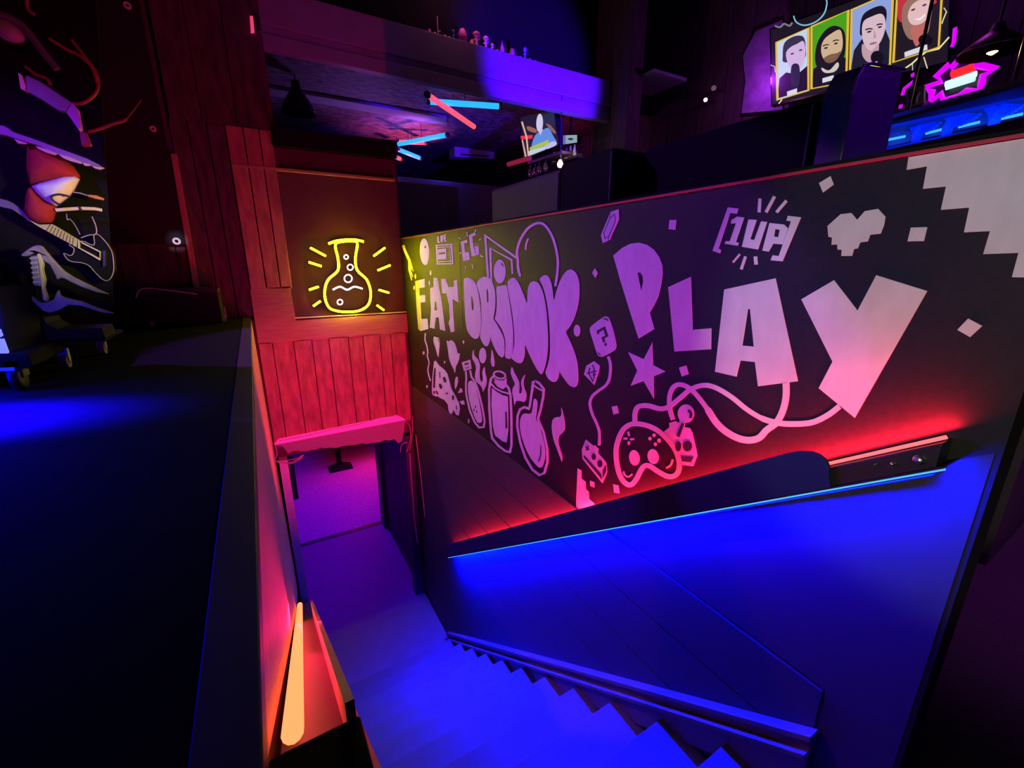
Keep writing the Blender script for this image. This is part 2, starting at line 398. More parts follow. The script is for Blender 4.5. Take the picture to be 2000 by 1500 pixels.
struct('ceiling_lower', MB().box((-0.4, 4.09, 1.97), (3.4, 11, 2.04)), MATTE)
struct('wall_passage_right', MB().box((1.17, 4.08, 0), (1.3, 5.55, 1.96)).box((1.13, 5.4, 0), (1.3, 5.62, 1.96)), BLACKWALL)
struct('wall_passage_left', MB().box((-0.1, 4.1, 0), (0.055, 5.6, 1.96)).box((0.0, 6.9, 0), (0.17, 7.1, 1.96)), BLACKWALL)
struct('wall_room_right', MB().slab([(1.42, 5.62, 0), (2.2, 9.8, 0), (2.2, 9.8, 1.96), (1.42, 5.62, 1.96)], (0.1, 0, 0)), BLACKWALL)
struct('trim_7', MB().box((0.03, 5.57, 0), (1.17, 5.63, 0.008)), BLACK)
# door frame of the lower doorway
dj = empty('door_1', (0.55, WY, 0), None, None); dj['kind'] = 'structure'
MB().box((-0.012, WY - 0.012, 0.0), (0.055, WY + 0.10, 1.90)).build('door_jamb', WHITEP, dj, bevel=0.003)
MB().box((1.10, WY, 0.0), (1.19, WY + 0.10, 1.90)).build('door_jamb', LOWER, dj, bevel=0.003)

# soffit box above recess
tag(MB().slab([PY(532, 248, WY - 0.03), PY(776, 275, WY - 0.03), PY(771, 309, WY - 0.03), PY(533, 283, WY - 0.03)], (0, 0.075, 0)).build('soffit_box', MATTE, bevel=0.004), 'long matte black box above the dark red recess', 'box')

# ------------------------------------------------------------------ staircase
st = empty('staircase', (0.62, 0.312, 0), 'blue-lit flight of painted stairs going down between the two walls', 'stairs')
for i in range(1, 12):
    y0, y1, z = 0.312 + 0.252 * (i - 1), 0.312 + 0.252 * i, UF - 0.18167 * i
    t = MB().box((0.052, y0 - 0.02, z - 0.035), (1.188, y1, z))
    t.build('tread', STAIRM, st, bevel=0.004)
rs = MB()
for i in range(1, 13):
    y0, z = 0.312 + 0.252 * (i - 1), UF - 0.18167 * i
    rs.box((0.052, y0 - 0.03, max(z - 0.04, 0)), (1.188, y0 - 0.018, z + 0.145))
rs.build('riser', STAIRM, st)
# stringer on the right wall
a, b = PX(880, 1238, 1.17), PX(1590, 1438, 1.17)
ssl = (b.z - a.z) / (b.y - a.y)
def strip(y0, y1, z_at, dz0, dz1, x0, x1, slope, yref):
    lo = [(x0, y0, z_at + slope * (y0 - yref) + dz0), (x1, y0, z_at + slope * (y0 - yref) + dz0), (x1, y1, z_at + slope * (y1 - yref) + dz0), (x0, y1, z_at + slope * (y1 - yref) + dz0)]
    hi = [(p[0], p[1], p[2] + dz1 - dz0) for p in lo]
    return lo, hi
sg = empty('stair_stringer', (1.17, b.y, b.z), 'dark skirting board with two ledges along the right edge of the stairs', 'skirting')
MB().hexa(*strip(b.y, 3.22, b.z, -0.20, 0.0, 1.165, 1.191, ssl, b.y)).build('board', STAIRM, sg, bevel=0.002)
MB().hexa(*strip(b.y, 3.22, b.z, -0.012, 0.012, 1.150, 1.191, ssl, b.y)).build('upper_ledge', STAIRM, sg, bevel=0.003)
MB().hexa(*strip(b.y, 3.22, b.z, -0.068, -0.046, 1.138, 1.166, ssl, b.y)).build('lower_ledge', STAIRM, sg, bevel=0.003)
# ------------------------------------------------------------------ right handrail with red and blue light strips
RS = -0.735
hr = empty('handrail', (1.16, 0.24, 3.2), 'sloping boxed handrail on the mural wall, red light on top and blue light below', 'handrail')
def ztop(y): return 3.135 + RS * (y - 0.45)
fas = [(1.12, y, ztop(y)) for y in (3.02, 2.4, 1.8, 1.2, 0.52)]
for k in range(1, 7):
    a = pi / 2 * k / 6; yy = 0.52 - 0.10 * sin(a); fas.append((1.12, yy, ztop(yy) - 0.095 * (1 - cos(a))))
fas += [(1.12, 0.412, ztop(0.412) - 0.124), (1.12, 3.02, ztop(3.02) - 0.124)]
MB().slab(fas, (0.012, 0, 0)).build('front_board', mat('rail_board_blue_bounce', (0.015, 0.015, 0.10), 0.7, noise=0.1, scale=10, spec=0.2), hr, bevel=0.003)['label'] = 'dark board with rounded upper end'  # navy tint puts the stairs' blue bounce light into the board colour
redA, redB = PX(1617, 903, 1.172), PX(1850, 850, 1.172)
rsl = (redA.z - redB.z) / (redA.y - redB.y)
def rz(y): return redB.z + rsl * (y - redB.y)
bx = MB(); ya, yb = redB.y - 0.004, 3.02
def zz(y, d): return rz(y) + d
bx.hexa([(1.14, ya, zz(ya, -0.085)), (1.2, ya, zz(ya, -0.085)), (1.2, yb, zz(yb, -0.085)), (1.14, yb, zz(yb, -0.085))],
        [(1.14, ya, zz(ya, -0.012)), (1.2, ya, zz(ya, -0.012)), (1.2, yb, zz(yb, -0.012)), (1.14, yb, zz(yb, -0.012))])
bx.build('backing_channel', BLACK, hr, bevel=0.003)
MB().tube([(1.172, redB.y, rz(redB.y) - 0.004), (1.172, 3.0, rz(3.0) - 0.004)], 0.004).build('red_light_strip', E_RED, hr)['label'] = 'glowing red light strip on top'
blA, blB = PX(880, 1089, 1.155), PX(1850, 909, 1.155)
MB().tube([(1.126, 0.235, ztop(0.235) - 0.1315), (1.126, 3.0, ztop(3.0) - 0.1315)], 0.0025).build('blue_light_strip', E_BLUE, hr)['label'] = 'glowing blue light strip underneath'
for q, r in (((1795, 898), 0.011), ((1745, 905), 0.005), ((1712, 906), 0.003)):
    c = PX(q[0], q[1], 1.138)
    MB().lathe([(r, 0.004), (r, -0.004), (r * 0.8, -0.008), (r * 0.3, -0.011)], c, 'x', 14).build('screw', STEEL, hr, smooth=True)['label'] = 'metal screw head in the channel'

lip = MB().hexa([(1.12, 0.235, ztop(0.235) - 0.129), (1.2, 0.235, ztop(0.235) - 0.129), (1.2, 3.02, ztop(3.02) - 0.129), (1.12, 3.02, ztop(3.02) - 0.129)], [(1.12, 0.235, ztop(0.235) - 0.1245), (1.2, 0.235, ztop(0.235) - 0.1245), (1.2, 3.02, ztop(3.02) - 0.1245), (1.12, 3.02, ztop(3.02) - 0.1245)])  # added strip keeping blue light off the channel face above
lip.build('light_stop_lip', BLACK, hr)
ym = 1.62; tn = Vector((0, 1, RS)).normalized(); dn = Vector((0.55, tn.z, -tn.y)).normalized()
pb_ = Vector((1.150, ym, ztop(ym) - 0.134))
lamp('blue_strip_light', 'AREA', pb_, 1500, (0.0, 0.0008, 1.0), pb_ + dn, 0.03, 3.4, along=tn)
pr_ = Vector((1.176, ym, rz(ym) + 0.004))
lamp('red_strip_light', 'AREA', pr_, 40, (1.0, 0.008, 0.03), pr_ - Vector((-0.25, tn.z, -tn.y)), 0.012, 3.4, along=tn)
# left rail with warm red tube
lr = empty('left_light_channel', (0, 0.36, 3.1), 'open sloping trough on the left stair wall with glowing warm red tube', 'light channel')
f0, f1 = 0.33, 1.92
MB().tube([(-0.026, 0.385, rail_z(0.385) - 0.012), (-0.012, 1.84, rail_z(1.84) + 0.02)], 0.0105, 12).build('glowing_tube', E_LEFT, lr, smooth=True)['label'] = 'glowing orange-red tube'
ob = MB(); 
def q4(x, y, dz): return (x, y, rail_z(y) + dz)
ob.slab([q4(0.022, f0 + 0.03, 0.004), q4(0.032, f1, 0.02), q4(0.032, f1, -0.115), q4(0.022, f0 + 0.03, -0.10)], (0.009, 0, 0))
ob.build('outer_board', mat('trough_board', (0.55, 0.38, 0.34), 0.6, noise=0.2, scale=20), lr)
MB().hexa([q4(-0.045, f0, -0.075), q4(0.03, f0, -0.075), q4(0.04, f1, -0.075), q4(-0.04, f1, -0.075)], [q4(-0.045, f0, -0.06), q4(0.03, f0, -0.06), q4(0.04, f1, -0.06), q4(-0.04, f1, -0.06)]).build('trough_floor', LOWER, lr)
MB().hexa([(-0.046, f0 - 0.03, 2.93), (0.05, f0 - 0.03, 2.93), (0.05, f0 + 0.028, 2.93), (-0.046, f0 + 0.028, 2.93)], [(-0.046, f0 - 0.03, 3.128), (0.034, f0 - 0.03, 3.128), (0.034, f0 + 0.028, 3.118), (-0.046, f0 + 0.028, 3.118)]).build('end_block', MATTE, lr, bevel=0.003)['label'] = 'black block closing the near end'

# ------------------------------------------------------------------ lintel with pink light and ragged edge
li = empty('door_lintel', (0.55, WY, 1.95), 'ragged lintel over the lower doorway with a bright pink light band', 'lintel')
b_ = MB().slab([PY(536, 869, WY - 0.03), PY(546, 859, WY - 0.03), PY(776, 812, WY - 0.03), PY(792, 820, WY - 0.03)], (0, 0.03, 0))
b_.build('pink_light_band', E_PINK, li)['label'] = 'flat glowing pink band'
rag = [(536, 869), (792, 820), (789, 842), (785, 862), (778, 866)]
xx = 770
while xx > 566:
    rag.append((xx, 857 + (792 - xx) * 0.115 + random.uniform(-2.5, 2.5))); xx -= 9
rag += [(563, 886), (552, 872), (541, 871)]
MB().slab([PY(p[0], p[1], WY - 0.012) for p in rag], (0, 0.06, 0)).build('ragged_edge', FOAM, li)['label'] = 'pale rough broken plaster edge'
MB().tube([PY(q[0], q[1], WY - 0.035) for q in ((545, 861), (600, 851), (650, 838), (700, 829), (740, 816), (778, 811))], 0.003).build('cable', CABLEM, li)
# cable loops
cbl = MB().tube([PY(*q, WY - 0.02) for q in smooth([(537, 868), (541, 888), (537, 900), (560, 899), (582, 895), (592, 888), (588, 893), (565, 904), (540, 902), (570, 905), (590, 894)], False, 4)], 0.0045)
tag(cbl.build('cable_loop', CABLEM), 'loose pale cable loops at the left end of the ragged lintel', 'cable')
cbl = MB().tube([PY(*q, WY - 0.03) for q in smooth([(790, 821), (800, 832), (802, 855), (797, 875), (794, 883)], False, 4)], 0.004)
cbl.tube([PY(*q, WY - 0.04) for q in smooth([(782, 883), (784, 870), (792, 864), (795, 865)], False, 4)], 0.004)
cbl.tube([PY(*q, WY - 0.02) for q in ((805, 812), (806, 835), (804, 860), (800, 880))], 0.004)
tag(cbl.build('cable_bundle', CABLEM), 'pink-lit tangled cables hanging right of the lintel', 'cable')
tag(MB().tube([PY(800, 885, WY - 0.006), PY(803, 930, WY - 0.006), PY(809, 1010, WY - 0.006), PY(815, 1060, WY - 0.006)], 0.006).build('conduit', CABLEM), 'thin conduit running down the right door jamb', 'pipe')
tag(MB().tube([PX(812, 850, 1.186), PX(822, 930, 1.186), PX(830, 1010, 1.186)], 0.004).build('wall_cable', CABLEM), 'single thin cable down the black wall corner', 'cable')
lamp('trough_glow', 'AREA', (-0.028, 1.12, rail_z(1.12) - 0.02), 3, (1.0, 0.008, 0.05), (0.03, 1.12, rail_z(1.12) - 0.02), 0.01, 1.6, along=(0, 1, sl))
lamp('panel_red_fill', 'SPOT', (0.6, 2.3, 2.5), 45, (1.0, 0.015, 0.085), (-0.047, 2.6, 2.85), 0.05, spot=110, blend=1)  # added unseen spot that reddens the left stair panel
lamp('channel_glow', 'AREA', (0.0, 1.12, rail_z(1.12) + 0.03), 5, (1.0, 0.015, 0.085), (-0.06, 1.12, rail_z(1.12) + 0.08), 0.03, 1.6, along=(0, 1, sl))  # added pink fill beside the tube, tints the panel above
lamp('lintel_glow', 'AREA', (0.55, WY - 0.014, 2.085), 4, (1.0, 0.012, 0.12), (0.55, WY - 0.008, 2.6), 1.1, 0.012)
lamp('room_pink', 'AREA', (1.70, 7.6, 0.45), 18, (1.0, 0.01, 0.10), (1.5, 7.5, 0), 0.1, 2.2)

# table in the lower room
tb = empty('pedestal_table', (0.9, 7.7, 0), 'dark pedestal table standing on the violet-lit lower floor', 'table')
MB().hexa([(0.72, 7.55, 0.005), (1.12, 7.55, 0.005), (1.12, 7.85, 0.005), (0.72, 7.85, 0.005)], [(0.86, 7.66, 0.09), (0.96, 7.66, 0.09), (0.96, 7.75, 0.09), (0.86, 7.75, 0.09)]).build('base', MATTE, tb)
MB().lathe([(0.045, 0.08), (0.045, 0.72)], (0.91, 7.7, 0)).build('column', MATTE, tb, smooth=True)
MB().box((0.55, 7.35, 0.72), (1.25, 8.05, 0.76)).build('table_top', MATTE, tb, bevel=0.01)

# ------------------------------------------------------------------ mural
A_ = (770, 430, .2); B_ = (770, 640, .2); C_ = (1100, 390, .2); D_ = (1100, 660, .2); E_ = (1400, 320, .3); F_ = (1400, 660, .3); G_ = (1100, 880, .1); S_ = (1480, 0, .26)
def clampy(p): return p
def W(pts, x=X0 - 0.0002): return [PX(a, b, x) for a, b in pts]
NSH = [0]
def motif(name, label, shapes, ink=()):
    """shapes / ink: list of outlines (photo pixels of the wall plane) or (outline, holes)"""
    mb = MB()
    for s in shapes:
        NSH[0] = (NSH[0] + 1) % 11; tk = -0.0012 - NSH[0] * 0.00007
        if hasattr(s, 'lr'): mb.ribbon(W(s.lr[0]), W(s.lr[1]), (tk, 0, 0), s.lr[2], 0); continue
        o, h = s if isinstance(s, tuple) else (s, [])
        mb.slab(W(o), (tk, 0, 0), [W(q) for q in h], 0)
    for s in ink:
        if hasattr(s, 'lr'): mb.ribbon(W(s.lr[0], X0 - 0.0014), W(s.lr[1], X0 - 0.0014), (-0.0013, 0, 0), s.lr[2], 1); continue
        o, h = s if isinstance(s, tuple) else (s, [])
        mb.slab(W(o, X0 - 0.0014), (-0.0013, 0, 0), [W(q, X0 - 0.0014) for q in h], 1)
    o = mb.build(name, [PAINT, INK], wall_r); o['label'] = label
    return o
def L(s, z, wd, sm=False, closed=False):
    p = P(s, z)
    if sm: p = smooth(p, closed)
    return stroke(p, wd, closed)
def S(s, z): return smooth(P(s, z), True, 4)

motif('painted_letter', 'painted block letter E of EAT', [P('205,595 297,572 300,655 245,665 248,735 292,730 303,735 305,800 258,805 265,965 325,962 335,1062 255,1083 235,1060 222,900 210,700', A_)])
motif('painted_letter', 'painted block letter A of EAT', [(P('352,665 385,652 385,565 422,562 440,660 460,760 500,1082 448,1068 435,950 408,950 395,1060 348,1050 360,880 352,740', A_), [P('400,795 410,795 420,880 393,880', A_)])])
motif('painted_letter', 'painted block letter T of EAT', [P('458,575 505,572 535,660 545,650 565,655 585,640 580,590 615,585 628,760 630,805 572,770 578,900 590,1085 555,1098 537,1020 530,1010 545,960 535,830 510,715 470,715', A_)])
motif('painted_letter', 'painted bubble letter D of DRINK', [(S('680,590 695,565 730,563 775,590 805,640 825,720 842,840 850,960 845,1060 830,1130 810,1155 780,1155 740,1120 710,1060 695,940 685,760', A_), [S('755,745 768,770 778,830 775,880 763,875 757,820', A_)])])
motif('painted_letter', 'painted bubble letter R of DRINK', [(S('808,625 830,580 870,555 905,555 940,575 970,630 985,700 990,790 985,870 975,930 972,965 1000,1010 1045,1090 1070,1150 1078,1220 1078,1300 1060,1338 1030,1325 995,1275 960,1200 938,1140 935,1180 915,1225 890,1228 860,1190 840,1130 850,1050 855,960 848,800 830,700', A_), [S('905,670 918,690 923,750 920,800 910,800 905,740', A_)])])
motif('painted_letter', 'painted bubble letter I of DRINK with round dot', [S('1000,660 1025,645 1075,635 1100,640 1115,720 1140,880 1160,1040 1165,1150 1160,1260 1145,1330 1130,1355 1095,1345 1085,1320 1088,1220 1080,1140 1050,1060 1010,1000 985,960 995,920 1005,800', A_), ell(1033, 500, 58, 118, A_)], [P('1043,415 1060,425 1072,455 1062,452 1045,430', A_)])
motif('painted_letter', 'painted bubble letter N of DRINK', [S('1108,625 1125,585 1155,565 1190,575 1225,630 1260,710 1290,790 1301,806 1303,740 1310,660 1335,610 1370,597 1410,615 1445,680 1470,770 1490,900 1500,1050 1505,1200 1495,1330 1475,1430 1445,1500 1420,1490 1380,1430 1330,1330 1300,1260 1280,1220 1278,1290 1265,1360 1240,1395 1200,1390 1165,1365 1145,1340 1160,1280 1175,1200 1172,1060 1150,880 1125,740', A_)])
motif('painted_letter', 'painted bubble letter K of DRINK', [S('1425,585 1440,555 1475,537 1510,555 1535,610 1550,690 1562,780 1585,700 1620,600 1660,525 1700,488 1740,485 1780,520 1805,590 1812,680 1805,780 1785,880 1750,980 1710,1050 1680,1090 1700,1140 1740,1230 1775,1330 1795,1430 1798,1560 1780,1620 1750,1630 1710,1610 1670,1560 1635,1510 1615,1480 1608,1520 1590,1565 1560,1580 1525,1565 1495,1530 1480,1480 1500,1420 1520,1330 1525,1200 1520,1050 1505,880 1480,740 1455,650', A_)])
motif('painted_fork', 'painted fork', [L('86,246 110,310 152,398', A_, 26 * .2), P('138,402 160,388 184,470 150,494 138,484', A_), L('144,485 172,586', A_, 2.2), L('156,482 183,556', A_, 2.2), L('172,468 188,498', A_, 2.2)])
motif('painted_plate', 'painted plain round plate', [ell(297, 308, 46, 130, A_, rot=-0.05)], [ell(303, 262, 7, 13, A_)])
motif('painted_dots', 'painted dots around EAT', [ell(208, 550, 8, 26, A_), ell(357, 515, 8, 24, A_), ell(345, 615, 8, 22, A_), ell(195, 660, 7, 20, A_), ell(678, 1190, 8, 17, A_), ell(288, 1297, 9, 16, A_), ell(492, 1387, 7, 14, A_), ell(728, 912, 7, 22, B_), ell(321, 575, 7, 15, B_)])
motif('painted_word', 'painted word LIFE', [L('428,158 432,218 448,216', A_, 2.4), L('457,152 460,214', A_, 2.4), L('487,150 470,153 473,212', A_, 2.2), L('471,182 484,180', A_, 2.2), L('508,142 494,145 498,206 511,204', A_, 2.2), L('495,175 507,172', A_, 2.2)])
motif('painted_frame', 'painted square meter frame under LIFE', [stroke(P('414,246 562,238 573,424 424,428', A_), 2.6, True), (P('425,285 508,274 513,380 430,386', A_), [P('437,318 497,311 498,330 438,336', A_)]), L('418,266 560,258', A_, 1.8), L('424,406 570,402', A_, 1.6), L('545,262 552,402', A_, 1.6)])
motif('painted_letter', 'painted angular letter G, left one of the pair', [L('712,205 668,218 676,300 690,388 726,378 716,322 698,326', A_, 5.6)])
motif('painted_letter', 'painted angular letter G, right one of the pair', [L('795,132 748,154 757,240 776,342 814,328 808,262 786,268', A_, 5.8)])
motif('painted_rays', 'painted short rays around the two letters G', [L(s, A_, 2.0) for s in ('632,168 648,186', '710,116 715,162', '796,92 792,116', '828,196 850,180', '840,344 866,360', '700,440 697,478', '762,430 771,472', '640,328 655,316')])
motif('painted_bracket', 'painted angled double frame line above DRINK', [L('918,560 890,150 1195,368', A_, 4.4), L('950,602 940,275 1148,388 1156,524', A_, 3.6)])
motif('painted_bubble', 'painted large plain bubble outline rising behind DRINK', [L('1232,550 1212,470 1208,380 1200,310 1225,210 1290,100 1350,50 1410,28 1470,48 1530,130 1575,250 1600,400 1592,540 1574,645', A_, 4.6, True), L('1310,180 1290,235 1285,290', A_, 3.2, True)])
motif('painted_diamond', 'small painted diamond right of DRINK', [P('1935,515 1962,468 1990,515 1965,563', A_)])
motif('painted_dot', 'painted oval dot beside the K', [ell(1787, 1078, 32, 58, A_)])
motif('painted_line', 'painted wavy speech line at the left edge', [L('305,1105 302,1170 320,1230 328,1290 325,1330 342,1390 330,1450 335,1500 355,1570', A_, 2.0, True)])
motif('painted_heart', 'small painted heart under EAT', [S('385,1148 398,1136 412,1146 425,1144 440,1160 445,1200 438,1290 430,1335 402,1240 386,1190', A_)], [L('424,1156 434,1168 436,1190', A_, 1.2)])
motif('painted_drop', 'painted plain leaf-shaped drop right of the small heart', [S('514,1178 532,1184 560,1173 590,1200 612,1260 620,1300 640,1302 636,1350 618,1400 603,1430 594,1490 580,1450 560,1412 538,1350 525,1260', A_)])
motif('painted_pizza', 'painted melting pizza slice', [P('390,330 405,322 440,370 490,410 520,450 540,520 560,600 600,670 635,740 642,800 630,858 605,850 590,820 575,800 572,830 555,845 545,850 530,800 525,750 490,705 455,690 425,670 405,672 375,655 368,620 372,500', B_)], [P('394,385 406,400 398,588 382,588 382,480', B_), ell(493, 508, 14, 30, B_, rot=-0.3), ell(453, 572, 14, 28, B_, rot=-0.3), ell(575, 682, 11, 26, B_), ell(515, 642, 13, 8, B_), ell(390, 632, 9, 15, B_), ell(418, 634, 8, 22, B_, rot=-0.5), L('445,430 447,492', B_, 1.6), L('606,760 612,800', B_, 1.6)])
motif('painted_splash', 'painted splash drops right of the pizza slice', [S('600,490 618,480 625,520 612,570 598,598 592,550', B_), P('622,640 645,590 665,600 668,630', B_), P('640,720 680,708 690,750 660,750', B_)])
motif('painted_bottle', 'painted long-necked bottle', [stroke(P('672,345 735,325 745,395 690,412', B_), 4, True), P('692,365 724,356 728,384 697,391', B_), L('700,425 706,490 700,560 705,660 740,810 790,930 830,975 875,970 884,910 860,770 820,610 790,530 755,480 742,415', B_, 3.4), S('720,560 735,525 760,520 790,555 810,620 840,760 858,880 855,920 825,930 800,900 760,800 730,680', B_)], [ell(795, 772, 5, 14, B_), ell(780, 805, 5, 14, B_), ell(805, 820, 5, 12, B_)])
motif('painted_flame', 'painted flame between bottle and jar', [S('775,215 765,260 765,300 790,350 800,400 790,470 800,520 840,560 860,590 868,625 880,600 900,560 905,500 890,440 885,385 870,405 862,440 868,500 855,530 840,500 835,440 838,370 820,310 790,280 780,250', B_)])
motif('painted_dot', 'painted oval ball above the jar', [ell(865, 272, 35, 75, B_)])
motif('painted_drop', 'painted slim drop above the jar', [S('955,215 975,290 982,340 975,380 955,370 945,320 950,270', B_)])
motif('painted_jar', 'painted tall open jar of drink', [stroke(ell(1030, 462, 58, 34, B_, rot=0.25), 3.4, True), P('965,470 985,500 1030,515 1070,515 1098,490 1100,575 1060,602 1010,575 970,525', B_), L('972,470 945,500 927,600 930,800 945,1000 957,1080 1020,1155 1085,1205 1130,1215 1146,1150 1146,900 1136,650 1118,590 1096,560', B_, 4.2), L('940,540 985,590 1050,625 1125,645', B_, 3), P('955,590 1000,625 1060,660 1110,672 1116,800 1115,1000 1100,1120 1060,1110 985,1050 965,960 950,760', B_)], [P('1086,820 1099,820 1106,980 1088,985', B_), P('965,485 985,515 980,530 960,505', B_)])
motif('painted_flame', 'painted flame between jar and round flask', [S('1150,385 1140,440 1160,500 1180,550 1160,590 1155,640 1165,690 1175,755 1190,720 1230,715 1270,725 1290,690 1292,640 1270,580 1265,520 1280,460 1255,490 1240,540 1250,600 1240,640 1222,635 1225,590 1218,520 1180,450', B_)])
motif('painted_flask', 'painted round-bottomed flask', [L('1388,520 1358,530 1346,620 1326,760 1318,790 1270,777 1230,797 1206,860 1202,960 1232,1120 1282,1270 1352,1388 1420,1440 1468,1418 1497,1310 1495,1180 1460,1020 1415,920 1405,885 1430,800 1455,680 1462,600 1420,545 1380,520', B_, 4.4), L('1360,560 1400,590 1450,615', B_, 3), S('1365,700 1390,705 1400,740 1390,850 1385,890 1420,960 1455,1080 1475,1180 1475,1270 1450,1350 1420,1365 1370,1320 1310,1230 1260,1110 1230,980 1235,890 1265,840 1330,840 1350,800', B_)], [S('1430,1140 1438,1180 1435,1250 1415,1310 1408,1300 1425,1240', B_)])
motif('painted_flame', 'painted curl flame right of the flask', [S('1632,780 1650,830 1665,900 1668,980 1650,1020 1610,1060 1605,1120 1620,1180 1640,1250 1638,1305 1620,1260 1590,1180 1555,1080 1540,970 1550,900 1580,875 1620,870 1635,840', B_)])
motif('painted_gem', 'painted long hexagonal gem near the wall top', [P('465,120 545,92 548,190 460,390 388,425 372,345', C_)], [stroke(P('456,182 505,140 512,205 450,352 410,380 398,325', C_), 1.2, True), L('456,182 464,135', C_, 1), L('450,352 440,395', C_, 1)])
motif('painted_square', 'painted square above the letter P', [P('1040,198 1108,198 1098,295 1030,288', C_)])
motif('painted_letter', 'large painted letter P of PLAY', [(P('490,545 580,470 660,430 740,420 820,440 890,490 940,560 970,640 973,730 960,830 930,950 880,1050 848,1105 893,1262 738,1357 650,1080 560,790', C_), [P('728,712 755,712 778,745 783,800 765,890 750,820', C_)])])
motif('painted_block', 'painted rounded square with a question mark', [S('262,1275 285,1228 390,1150 430,1143 460,1180 500,1310 522,1420 515,1455 490,1480 395,1530 355,1528 330,1495 290,1370', C_)], [L('345,1312 338,1288 402,1252 427,1330 388,1350 402,1392', C_, 4.2), ell(415, 1413, 12, 14, C_), L('395,1165 420,1163 440,1182', C_, 2.4), L('340,1490 350,1508 370,1515', C_, 1.6)])
motif('painted_letter', 'large painted letter L of PLAY', [P('1027,855 1250,752 1268,1270 1450,1255 1447,1460 1088,1483', C_)])
motif('painted_bracket', 'painted square bracket left of 1UP', [P('1610,75 1715,88 1700,138 1635,130 1520,478 1545,490 1535,525 1460,500', C_)])
motif('painted_digit', 'painted digit 1 of 1UP', [P('1645,200 1700,165 1770,175 1690,415 1715,420 1708,450 1578,430 1590,405 1630,405 1690,230 1640,235', C_)])
motif('painted_letter', 'painted letter U of 1UP', [P('208,362 262,365 220,490 245,497 290,375 330,378 270,558 165,540', E_)])
motif('painted_letter', 'painted letter P of 1UP', [(P('345,385 440,395 465,420 430,525 370,520 340,572 298,565', E_), [P('382,425 412,430 402,478 375,473', E_)])])
motif('painted_bracket', 'painted square bracket right of 1UP', [P('465,338 550,348 430,635 352,628 365,595 405,600 485,375 455,370', E_)])
motif('painted_rays', 'painted rays above and below 1UP', [L(s, E_, 6) for s in ('283,226 277,316', '378,212 322,316', '455,240 390,316')] + [L('152,588 106,642', E_, 4), L('188,603 160,687', E_, 5.5), L('252,603 258,656', E_, 7)])
motif('painted_diamond', 'painted tilted square under the wall top', [P('667,125 742,80 763,135 693,187', E_)])
motif('painted_heart', 'painted pixel heart', [P('722,405 808,328 878,320 915,365 965,308 1052,293 1100,345 1090,400 1068,455 1000,462 985,505 935,512 920,550 895,555 882,600 812,600 815,560 788,558 785,525 748,527 752,480 728,475', E_)])
motif('painted_square', 'painted square right of the pixel heart', [P('1265,415 1372,412 1350,503 1243,505', E_)])
motif('painted_diamond', 'painted diamond at the right end of the wall', [P('1567,1080 1638,1007 1730,1055 1650,1128', E_)])
motif('painted_letter', 'large painted letter A of PLAY', [(P('50,818 385,745 530,1415 270,1448 250,1290 155,1280 130,1385 -10,1353', E_), [P('205,945 218,945 243,1190 168,1183', E_)])])
motif('painted_letter', 'large painted letter Y of PLAY', [P('552,882 765,757 918,955 1040,725 1372,828 900,1653 665,1460 755,1287', E_)])
yy0 = 0.182
corner = [PX(*S_z, X0 - 0.0002) for S_z in [(1777, 294.5), (1771, 332), (1811, 325), (1803, 369), (1848, 364.4), (1838, 410), (1893.5, 405.5), (1883, 454), (1934, 451.4), (1920.5, 496.4), (1989.5, 494), (1976.6, 541.4)]]
zc = corner[-1].z
corner += [Vector((X0 - 0.0002, yy0 + 0.012, zc)), Vector((X0 - 0.0002, yy0 + 0.012, zc - 0.03)), Vector((X0 - 0.0002, yy0, zc - 0.03)), Vector((X0 - 0.0002, yy0, 3.762)), Vector((X0 - 0.0002, corner[0].y, 3.762))]
cm = MB().slab(corner, (-0.0014, 0, 0)).build('painted_corner', PAINT, wall_r); cm['label'] = 'large off-white stepped pixel corner'
motif('painted_gem', 'painted cut gem beside the question mark block', [P('205,355 230,270 303,227 358,270 350,330 305,460 260,410', D_)], [L('288,262 304,300 296,372', D_, 2.0), L('232,348 328,320', D_, 2.0), L('264,290 248,340 290,425 318,340', D_, 2.0)])
motif('painted_cable', 'painted curving cable to the small gamepad', [L('440,180 462,260 455,380 420,460 340,520 285,570 262,640 285,740 330,840 355,930 352,1050', D_, 5.4, True)])
motif('painted_star', 'painted plain five-pointed star', [P('635,137 788,208 873,42 880,265 1000,328 887,375 888,595 787,422 660,467 725,318', D_)])
motif('painted_square', 'painted square right of the star', [P('1132,290 1205,268 1227,352 1160,377', D_)])
motif('painted_square', 'painted square left of the large gamepad', [P('475,672 528,660 545,735 492,748', D_)])
motif('painted_square', 'painted square under the small gamepad', [P('525,585 612,620 612,722 530,690', G_)])
motif('painted_square', 'painted square just above the rail left of the large gamepad', [P('980,655 1080,680 1105,835 1000,820', G_)])
motif('painted_corner', 'painted stepped pixel corner above the rail', [P('285,345 360,390 362,545 440,610 445,750 500,800 510,940 610,1030 610,1100 350,1240 250,1300 262,900', G_)])
motif('painted_cable', 'painted cable from the large gamepad up to the letter Y', [stroke(smooth(P('703,818 703,735 735,672 830,662 950,692 1040,668 1140,588 1250,500 1380,462 1500,490 1650,580 1800,700', D_) + P('300,525 400,553 500,560 620,550 720,505 800,445', F_), False), [9.5] * 60 + [11] * 200)])
motif('painted_cable', 'painted cable from the joystick up to the letter A', [stroke(smooth(P('1075,800 1045,700 1040,580 1070,490 1130,455 1210,475 1290,540 1400,680 1500,830 1600,920 1720,982 1830,998 1920,972', D_) + P('325,600 390,550 432,470 452,380 452,290', F_), False), [9] * 36 + [13] * 200)])
